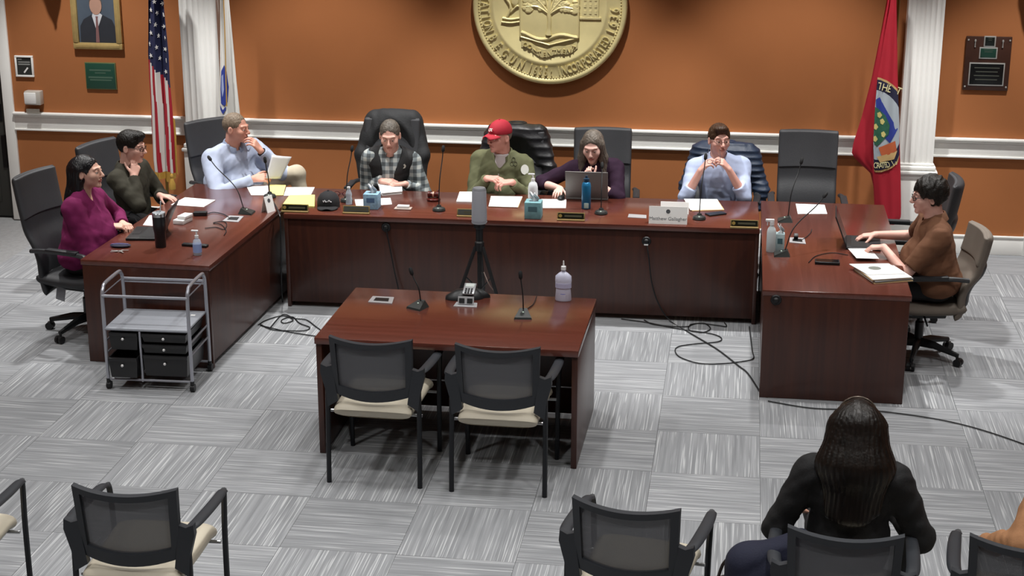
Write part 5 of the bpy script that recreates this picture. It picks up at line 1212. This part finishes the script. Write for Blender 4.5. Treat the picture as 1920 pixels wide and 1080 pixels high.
laptop('black laptop in front of the man in the brown polo', at(1618, 458, z=D), PI/2-.05, .33, .24, 1.95)

def simple(name, label, cat, px, parts, rz=0, z=D):
    c = at(*px, z=z); t = thing(name, label, cat, (c.x, c.y, z+.0005), rz)
    for nm, mb, mm in parts: mb.build(nm, mm, t)
    return t
simple('computer_mouse', 'black computer mouse under the hand of the woman in purple', 'mouse', (1052, 374), [('shell', MB().ball((0, 0, .012), (.03, .052, .022), 16), M_blk), ('wheel', MB().cyl((-.004, -.03, .031), (.004, -.03, .031), .008), M_gry)])
simple('phone', 'black phone beside the folder of the man in light blue', 'phone', (1342, 402), [('body', MB().box((0, 0, .005), (.075, .15, .009), bevel=.003), M_blk), ('screen', MB().box((0, 0, .0098), (.068, .142, .0006)), mat('screen_dark', '0d1116', .15))], -1.0)
simple('phone', 'black phone with cables in front of the folder pile', 'phone', (1551, 494), [('body', MB().box((0, 0, .010), (.165, .08, .02), bevel=.005), M_blk), ('screen', MB().box((0, 0, .0203), (.15, .07, .0006)), mat('screen_dark', '0d1116', .15))], -.02)
simple('remote_control', 'black remote control behind the small pump bottle', 'remote', (366, 462), [('body', MB().box((0, 0, .009), (.19, .045, .018), bevel=.006), M_blk), ('button_pad', MB().box((.02, 0, .0182), (.12, .03, .001)), M_gry)], -.12)
simple('power_adapter', 'small black power adapter on the wing desk', 'adapter', (376, 404), [('body', MB().box((0, 0, .015), (.10, .05, .03), bevel=.006), M_blk), ('plug_end', MB().cyl((-.05, 0, .015), (-.075, 0, .015), .006), M_blk)], .15)
simple('white_box', 'pair of small white boxes beside the black laptop', 'box', (343, 417), [('lower_box', MB().box((0, 0, .016), (.085, .14, .032), bevel=.004), M_paper), ('upper_box', MB().box((.012, .015, .045), (.07, .11, .024), bevel=.004), M_paper)], -.2)
simple('pouch', 'dark zip pouch beside a bunch of keys', 'pouch', (226, 463), [('body', MB().ball((0, 0, .012), (.075, .04, .014), 16), mat('pouch_navy', '23243a', .7)), ('zip', MB().tube([(-.06, -.012, .023), (0, -.015, .027), (.06, -.012, .023)], .003), mat('zip_purple', '6a62a0', .5))], .1)
simple('key_bunch', 'bunch of silver keys at the end of the wing desk', 'keys', (224, 472), [('ring', MB().tube([(.016*math.cos(a), .016*math.sin(a), .004) for a in [2*PI*k/14 for k in range(14)]], .0018, 6, closed=True), M_sil)]+[('key', MB().box((.03*math.cos(a)+.01*math.cos(a), .04*math.sin(a), .004+.002*i), (.045, .009, .0025), R3('Z', a)).lathe([(.011, 0), (.011, .0025)], (.022*math.cos(a), .022*math.sin(a), .003+.002*i), 12), M_sil) for i, a in enumerate((3.0, 3.7, 5.5, .2))])
simple('card_tray', 'white tray of cards on the long desk', 'tray', (756, 392), [('tray', MB().box((0, 0, .005), (.13, .07, .010), bevel=.003), mat('tray_pale', 'b9a9a0', .3)), ('cards', MB().box((0, .004, .018), (.09, .05, .018), bevel=.001), M_paper)])
simple('gavel', 'turned reddish wooden gavel on its sound block', 'gavel', (813, 376), [('sound_block', MB().lathe([(.05, 0), (.055, .006), (.055, .016), (.046, .022)], n=24), mat('gavel_wood', '4d1712', .25, coat=.4)), ('gavel_head', MB().lathe([(.018, -.045), (.025, -.043), (.025, -.026), (.019, -.022), (.022, 0), (.019, .022), (.025, .026), (.025, .043), (.018, .045)], (0, 0, .048), 18, R3('Y', PI/2)), mat('gavel_wood', '4d1712', .25, coat=.4)), ('gavel_handle', MB().tube([(0, .02, .048), (0, .1, .042), (0, .2, .03)], [.007, .007, .011], 8), mat('gavel_wood', '4d1712', .25, coat=.4)), ('band', MB().lathe([(.0235, -.006), (.0235, .006)], (0, 0, .048), 18, R3('Y', PI/2)), mat('gavel_band', 'c9a08c', .3, .3))])
simple('spectacles', 'folded dark red spectacles beside the black cap', 'spectacles', (640, 368), [('frame', MB().tube([(-.035+.024*math.cos(a), .0, .02+.018*math.sin(a)) for a in [2*PI*k/16 for k in range(16)]], .003, 6, closed=True).tube([(.035+.024*math.cos(a), .0, .02+.018*math.sin(a)) for a in [2*PI*k/16 for k in range(16)]], .003, 6, closed=True).tube([(-.012, 0, .024), (.012, 0, .024)], .003), mat('spec_red', '4a1d24', .3)), ('temple', MB().tube([(-.058, 0, .022), (-.05, .03, .012), (.04, .035, .004)], .0025, 6), mat('spec_red', '4a1d24', .3)), ('temple', MB().tube([(.058, 0, .022), (.05, .04, .012), (-.04, .045, .004)], .0025, 6), mat('spec_red', '4a1d24', .3))])
# black baseball cap on the desk
cb = at(610, 393, z=D); t = thing('baseball_cap', 'black baseball cap with white script lying on the long desk', 'cap', (cb.x, cb.y+.10, D+.0005), .15)
M_bc = mat('cap_black', '1d1d20', .85, bump=.1, bscale=200)
MB().lathe([(.086, 0), (.088, .03), (.082, .065), (.062, .098), (.03, .117), (.004, .121)], n=28, sy=1.12).build('crown', M_bc, t, angle=60)
MB().grid(lambda u, v: Vector(((u*2-1)*.08*math.sqrt(max(.03, 1-(v*.92)**2.6)), -.085-.07*v+.02*(u*2-1)**2*(1-v), .024-.006*v-.012*(u*2-1)**2)), 14, 8).build('visor', M_bc, t).modifiers.new('solid', 'SOLIDIFY').thickness = .004
MB().ball((0, 0, .122), .008).build('button', M_bc, t)
m = MB().tube(bez([(-.032, -.094, .068), (-.026, -.095, .056), (-.018, -.096, .070), (-.010, -.097, .057), (-.002, -.0975, .062)], 5), .0035, 6).tube(bez([(.006, -.0975, .058), (.014, -.096, .070), (.022, -.095, .060), (.034, -.092, .057)], 5), .0035, 6); m.build('embroidery', mat('thread_white', 'cfcfd2', .8), t)
# sheet in the hand of the man in pale blue
hc_ = Vector((p3['AR']['R'][1]+p3['AR']['R'][2]*.10).tolist()); rz3 = .95
wp = Matrix.Rotation(rz3, 3, 'Z') @ hc_+Vector((-2.66, -1.0, 0))
c4 = [at(498, 334, y=wp.y-.02), at(510, 290, y=wp.y+.02), at(547, 294, y=wp.y+.08), at(526, 335, y=wp.y+.05)]
hb_ = MB(); hb_.grid(lambda u, v: (c4[0]*(1-u)+c4[3]*u)*(1-v)+(c4[1]*(1-u)+c4[2]*u)*v+Vector((0, -.012*math.sin(u*PI), 0)), 8, 8)
o = hb_.build('held_sheet', mat('paper_held', 'd0d0d2', .8), None); o.modifiers.new('solid', 'SOLIDIFY').thickness = .0012; tag(o, 'printed sheet held up by the man in pale blue', 'paper')
# spectacles held by the man in light blue
hs7 = (r7+l7)/2+Vector((0, -.05, .02)); t = thing('spectacles', 'thin spectacles held in the hands of the man in light blue', 'spectacles', tuple(hs7)); rimm = mat('spec_silver', '8d8a92', .3, .5)
for q in (-1, 1):
    MB().tube([(q*.03+.021*math.cos(a), 0, .0+.017*math.sin(a)) for a in [2*PI*k/16 for k in range(16)]], .0022, 6, closed=True).build('rim', rimm, t)
    MB().tube([(q*.051, 0, .004), (q*.045, .01, .07), (q*.04, .012, .10)], .002, 6).build('temple', rimm, t)
MB().tube([(-.009, 0, .004), (.009, 0, .004)], .002).build('bridge', rimm, t)

# power plates let into the desks
def grommet(label, px, m=M_gro, inset=True, up=False):
    pts = [at(x, y, z=D) for x, y in px]; c = sum(pts, Vector())/4; t = thing('power_plate', label, 'power plate', (c.x, c.y, D))
    P4 = [(p.x-c.x, p.y-c.y) for p in pts]; MB().prism(P4, 0, .004).build('plate', m, t, smooth=False)
    if inset: MB().prism([(x*.62, y*.5) for x, y in P4], .004, .0055).build('insert', M_blk, t, smooth=False)
    if up:
        MB().box((0, .0, .03), (.10, .008, .05), R3('X', -.35)).build('socket_panel', m, t)
        for s_ in (-1, 1): MB().box((s_*.025, -.006, .03), (.034, .006, .03), R3('X', -.35)).build('socket', M_blk, t)
    return t
grommet('silver power plate with dark insert on the witness table', [(690, 567), (699, 556), (739, 558), (735, 570)])
grommet('raised twin socket plate in front of the conference phone', [(850, 575), (856, 567), (895, 569), (894, 577)], inset=False, up=True)
grommet('open power plate at the corner of the wing desk', [(417, 415), (430, 405), (457, 406), (447, 417)])
grommet('silver power plate on the long desk beside the lettered card', [(1177, 408), (1179, 402), (1212, 404), (1212, 410)], inset=False)
gp = grommet('open power plate on the wing desk in front of the man in brown', [(1480, 455), (1481, 446), (1508, 447), (1511, 458)])
MB().box((-.01, .02, .025), (.03, .03, .04), R3('X', .6), bevel=.003).build('flip_lid', M_blk, gp)
# conference phone
cp = at(877, 566, z=D); t = thing('conference_phone', 'black three-legged conference phone on the witness table', 'phone', (cp.x, cp.y+.1, D+.0005))
pp = []
for k in range(36):
    a = 2*PI*k/36; r_ = .085+.075*max(0, math.cos(1.5*(a-PI*1.5+PI/3)))**2; pp.append((r_*math.cos(a)*1.05, r_*math.sin(a)*.9))
V = [(x, y, 0) for x, y in pp]+[(x*.97, y*.97, .02) for x, y in pp]+[(x*.6, y*.6, .052) for x, y in pp]+[(x*.25, y*.25, .06) for x, y in pp]
F = [[i*36+k, i*36+(k+1) % 36, (i+1)*36+(k+1) % 36, (i+1)*36+k] for i in range(3) for k in range(36)]+[list(range(36))[::-1], [108+k for k in range(36)]]
MB()._add(V, F).build('body', mat('phone_body', '1c1e20', .4), t, angle=50)
MB().box((0, -.03, .062), (.075, .11, .012), R3('X', .35), bevel=.003).build('control_panel', mat('panel_silver', '9b9da0', .35, .3), t)
MB().box((0, -.002, .079), (.055, .035, .002), R3('X', .35)).build('display', mat('lcd_pale', 'b9c0bd', .3), t)
kb = MB()
for i in range(3):
    for j in range(3): kb.box((-.018+.018*i, -.042-.018*j, .066-.0065*j), (.012, .011, .006), R3('X', .35), bevel=.001)
tag(kb.build('keypad', M_blk, t), kind='stuff')
# camera tower on a tripod
tx_, ty_ = -.272, -2.72
DT = .062
tri = thing('tripod', 'black tripod standing behind the witness table', 'tripod', (tx_, ty_, 0))
MB().tube([(0, 0, .22), (0, 0, .78+DT)], .016, 12).build('centre_column', M_blk, tri)
MB().lathe([(.034, .60), (.034, .66), (.026, .67), (.026, .76), (.042, .77), (.042, .795), (.03, .80)], (0, 0, DT), 18).build('tripod_head', M_blk, tri)
for k in range(3):
    a = PI/2+2*PI*k/3; c, s = math.cos(a), math.sin(a)
    lg = MB().tube([(c*.03, s*.03, .63+DT), (c*.17, s*.17, .32)], .013, 8).tube([(c*.165, s*.165, .33), (c*.30, s*.30, .02)], .009, 8).build('leg', M_blk, tri)
    MB().ball((c*.30, s*.30, .014), .014, 10).build('foot', M_gry, lg); MB().tube([(c*.1, s*.1, .47), (0, 0, .36)], .006).build('brace', M_blk, lg)
ow = thing('camera_tower', 'grey fabric covered camera tower on top of the tripod', 'camera', (tx_, ty_, .80+DT), 0)
MB().lathe([(.045, 0), (.053, .008), (.055, .03), (.051, .228), (.048, .244), (.036, .25), (.004, .252)], n=28).build('fabric_body', mat('owl_fabric', 'a6a8b0', .8, bump=.15, bscale=500), ow, angle=50)
MB().lathe([(.046, .240), (.049, .247), (.042, .258), (.01, .262)], n=28).build('lens_cap', mat('owl_cap', '6d6f74', .4), ow)
MB().lathe([(.05, -.0), (.054, .004), (.0555, .012)], n=28).build('foot_ring', mat('owl_ring', 'a9abb0', .5), ow)

# ------------------------------------------------------------------ cables and small fixtures
def cable(label, pts, r=.004, name='cable', m=M_blk, n=6):
    P_ = [Vector(p) for p in pts]; return tag(MB().tube(bez(P_, n), r, 6).build(name, m, None), label, 'cable')
fl = lambda L_, z=.007: [at(x, y, z=z) for x, y in L_]
cable('black cable coiled on the carpet in the inner desk corner', fl([(484, 609), (500, 600), (530, 592), (550, 600), (533, 606), (528, 600), (548, 594), (562, 606), (581, 614), (570, 620), (540, 620), (510, 618), (488, 608)]))
cable('black cable running from the corner to the witness table', fl([(505, 616), (530, 590), (552, 597), (575, 600), (592, 612), (610, 625)]))
cable('black cable running straight under the witness table', fl([(488, 610), (540, 622), (590, 630), (620, 634)]))
cable('black cable coiled on the carpet below the cable outlet', fl([(1165, 598), (1210, 604), (1240, 610), (1275, 617), (1330, 625), (1352, 633), (1345, 641), (1300, 645), (1272, 650), (1266, 658), (1276, 670), (1310, 681), (1350, 682), (1390, 678), (1412, 672), (1410, 655), (1405, 612)]))
cable('small loop of black cable on the carpet in front of the long desk', fl([(1208, 600), (1225, 608), (1262, 612), (1290, 612), (1296, 608), (1320, 606), (1332, 616), (1318, 623), (1295, 620), (1292, 612), (1310, 606), (1345, 610), (1362, 612), (1358, 604)]))
c0 = at(1212, 455, y=-2.165); dpx = [(1216, 480), (1222, 530), (1235, 570)]
cable('black cable hanging from the tagged outlet down to the carpet', [c0]+[at(x, y, y=-2.20) for x, y in dpx]+fl([(1258, 603), (1300, 628), (1345, 655), (1385, 686), (1402, 700), (1425, 735)]), .0055)
cable('black cable crossing the carpet to the edge of the room', fl([(1440, 752), (1520, 765), (1600, 768), (1660, 772), (1740, 783), (1800, 795), (1860, 812), (1935, 838)]), .004)
cable('grey cable hanging from the camera tower', [(tx_+.03, ty_, .5), (tx_+.08, ty_-.05, .42), (tx_+.14, ty_+.02, .3), (tx_+.16, ty_+.05, .15), (tx_+.18, ty_+.1, .007), (tx_+.1, ty_+.3, .007)], .004, m=mat('cable_grey', '7d6a62', .5))
dz = lambda L_: [at(x, y, z=D+.005) for x, y in L_]
cable('thin black cable looping on the wing desk by the adapter', dz([(383, 403), (400, 398), (420, 402), (432, 410)]), .003)
cable('thin tangled black cable on the wing desk near the pump bottle', dz([(384, 428), (405, 426), (420, 430), (425, 420), (418, 415), (400, 418), (415, 421), (424, 432), (420, 441)]), .003)
cable('thin black cable between the phone and the dark laptop', dz([(1516, 492), (1530, 480), (1560, 474), (1590, 478)]), .003)
cable('thin black cable behind the open power plate', dz([(1500, 452), (1512, 444), (1520, 436), (1522, 430)]), .003)
cable('thin microphone cable at the back of the witness table', [at(990, 578, z=D+.004), at(1000, 570, z=D+.004), at(1006, 556, z=D+.004)], .003)
cable('black cable hanging down in the inner corner of the desks', [at(508, 372, z=D+.005), at(518, 388, z=D+.005), at(524, 402, z=D+.006), at(526, 420, y=-2.26), at(527, 480, y=-2.25), at(528, 540, y=-2.24), at(530, 566, z=.008)], .006)
# outlets let into desk fronts
def outlet(label, p, cabled=False, rz=0, lab=False):
    t = thing('cable_outlet', label, 'outlet', p, rz)
    MB().lathe([(.034, 0), (.036, .004), (.03, .012), (.022, .012)], n=20, rot=R3('X', PI/2)).build('ring', M_blk, t)
    MB().ball((0, -.014, 0), (.022, .016, .02), 12).build('plug', mat('plug_black', '101113', .5), t)
    if lab: MB().box((0, -.03, -.02), (.03, .002, .01)).build('tag', M_paper, t)
outlet('black cable outlet without a tag on the long desk front', (at(724, 426, y=-2.17)))
outlet('black cable outlet with a white tag on the long desk front', (at(1212, 452, y=-2.165)), lab=True)
outlet('black cable outlet on the end of the wing desk', (at(1455, 562, y=-3.625)))
cable('black cable hanging from the untagged outlet on the long desk', [at(724, 430, y=-2.20), at(732, 470, y=-2.20), at(742, 520, y=-2.20), at(752, 560, y=-2.20), at(760, 575, z=.007)], .005)

# ------------------------------------------------------------------ garments on chairs
def jacket(label, chair, top, w_, m, quilt=0, drop=.5, amp=.004, sl=True, thick=.06):
    """jacket hung over the back of an office chair"""
    l = chair.location; rz = chair.rotation_euler.z; t = thing('jacket', label, 'jacket', tuple(l), rz)
    s = SDF((-.42, -.0, top-drop-.08), (.42, .62, top+.1), .007); yb = .235+.02
    ym = lambda z: yb+.16*max(0, (z-.47)/.7)
    s.cap((-w_*.30, ym(top)+.02, top-.02), (w_*.30, ym(top)+.02, top-.02), .07, k=.03)
    s.ell((0, ym(top-.2)+.03, top-drop*.45), (w_/2*.95, .12, drop*.55), None, k=.06)
    for q in (-1, 1):
        s.cap((q*w_*.36, ym(top)+.02, top-.06), (q*w_*.50, ym(top-.3)+.0, top-.32), .065, .055, k=.05)
        s.cap((q*w_*.50, ym(top-.3)+.0, top-.32), (q*w_*.47, ym(top-.4)-.03, top-drop), .055, .045, k=.04)
    if quilt:
        Z = s.ax[2][None, None, :]; X = s.ax[0][:, None, None]
        s.D = (s.D+amp*np.abs(np.sin(Z*PI/quilt+X*2))-.5*amp).astype(np.float32)
    s.wrinkle(.004, 36, 8)
    # hollow: leave room for the chair back and sitter
    s.ell((0, ym(top-.25)-.14, top-.33), (w_*.42, .15, .42), None, k=.02, op='sub')
    sdf_obj('shell', s, m, t)
    if quilt: MB().tube([(.07*math.cos(a), ym(top)+.02+.05*math.sin(a), top+.045) for a in [2*PI*k/16 for k in range(16)]], .016, 8, closed=True).build('collar', m, t)
    return t
M_blkj = mat('black_quilted', '19191c', .42, bump=.15, bscale=60); M_navy = mat('navy_puffer', '1f2c40', .5, bump=.15, bscale=60); M_dk = mat('dark_coat', '232426', .75, bump=.2, bscale=80)
jacket('shiny black quilted jacket hung behind the man in the red cap', oc[4], 1.10, .58, M_blkj, .07, .55, .008)
jacket('navy puffer jacket hung behind the man in the light blue shirt', oc[6], 1.00, .62, M_navy, .05, .45, .009)
jacket('dark coat hung over the chair of the man in the vest', oc[3], 1.18, .52, M_dk, 0, .5)
# navy jacket and brown bag on the audience chair
nj = thing('folded_jacket', 'navy jacket bundled beside the woman with long dark hair', 'jacket', (1.72, -7.16, 0)); s = SDF((-.3, -.32, .3), (.35, .35, .8), .007)
s.cap((.12, -.05, .68), (-.08, -.02, .58), .085, .10, k=.05); s.cap((-.08, -.02, .58), (-.13, -.05, .38), .10, .08, k=.05); s.cap((.12, .0, .66), (.2, .1, .55), .07, .06, k=.05); s.cap((.02, -.1, .6), (-.04, -.14, .42), .06, k=.04)
s.wrinkle(.008, 32, 11); sdf_obj('cloth', s, mat('navy_cloth', '11152b', .8, bump=.15, bscale=120), nj)
bg = thing('shoulder_bag', 'dark brown leather bag beside the navy jacket', 'bag', (1.60, -7.02, 0)); s = SDF((-.22, -.2, .0), (.22, .2, .62), .008)
s.ell((0, 0, .22), (.13, .09, .22), None, k=.02); s.cap((-.07, 0, .36), (.05, 0, .38), .06, .07, k=.05); s.wrinkle(.004, 30, 2); s.cut((0, 0, .004), (0, 0, -1), .003); sdf_obj('body', s, mat('brown_leather', '2a211d', .5, bump=.1, bscale=90), bg)
MB().tube(bez([(-.1, 0, .38), (-.06, .02, .5), (.04, .02, .52), (.1, 0, .38)], 5), .008, 6).build('strap', mat('brown_leather', '2a211d', .5), bg)
# ------------------------------------------------------------------ groups of repeats
GROUPS = {'guest_chair': 'mesh-back guest chairs', 'office_chair': 'swivel office chairs around the desks', 'microphone': 'gooseneck microphones on the desks', 'name_plate': 'name plates along the long desk', 'tissue_box': 'tissue boxes on the desks',
          'power_plate': 'power plates let into the desks', 'cable': 'loose cables', 'paper_sheet': 'loose paper sheets on the desks', 'paper_stack': 'paper stacks on the long desk', 'laptop': 'laptops on the desks', 'jacket': 'jackets hung on chairs', 'tent_card': 'folded cards on the long desk', 'cable_outlet': 'cable outlets in the desk fronts', 'wing_desk': 'wing desks', 'person': 'people at the meeting', 'wall_sconce': 'wall sconces'}
for o in COL.objects:
    if o.parent is None and o.get('label'):
        g_ = GROUPS.get(o.name.split('.')[0])
        if g_: o['group'] = g_
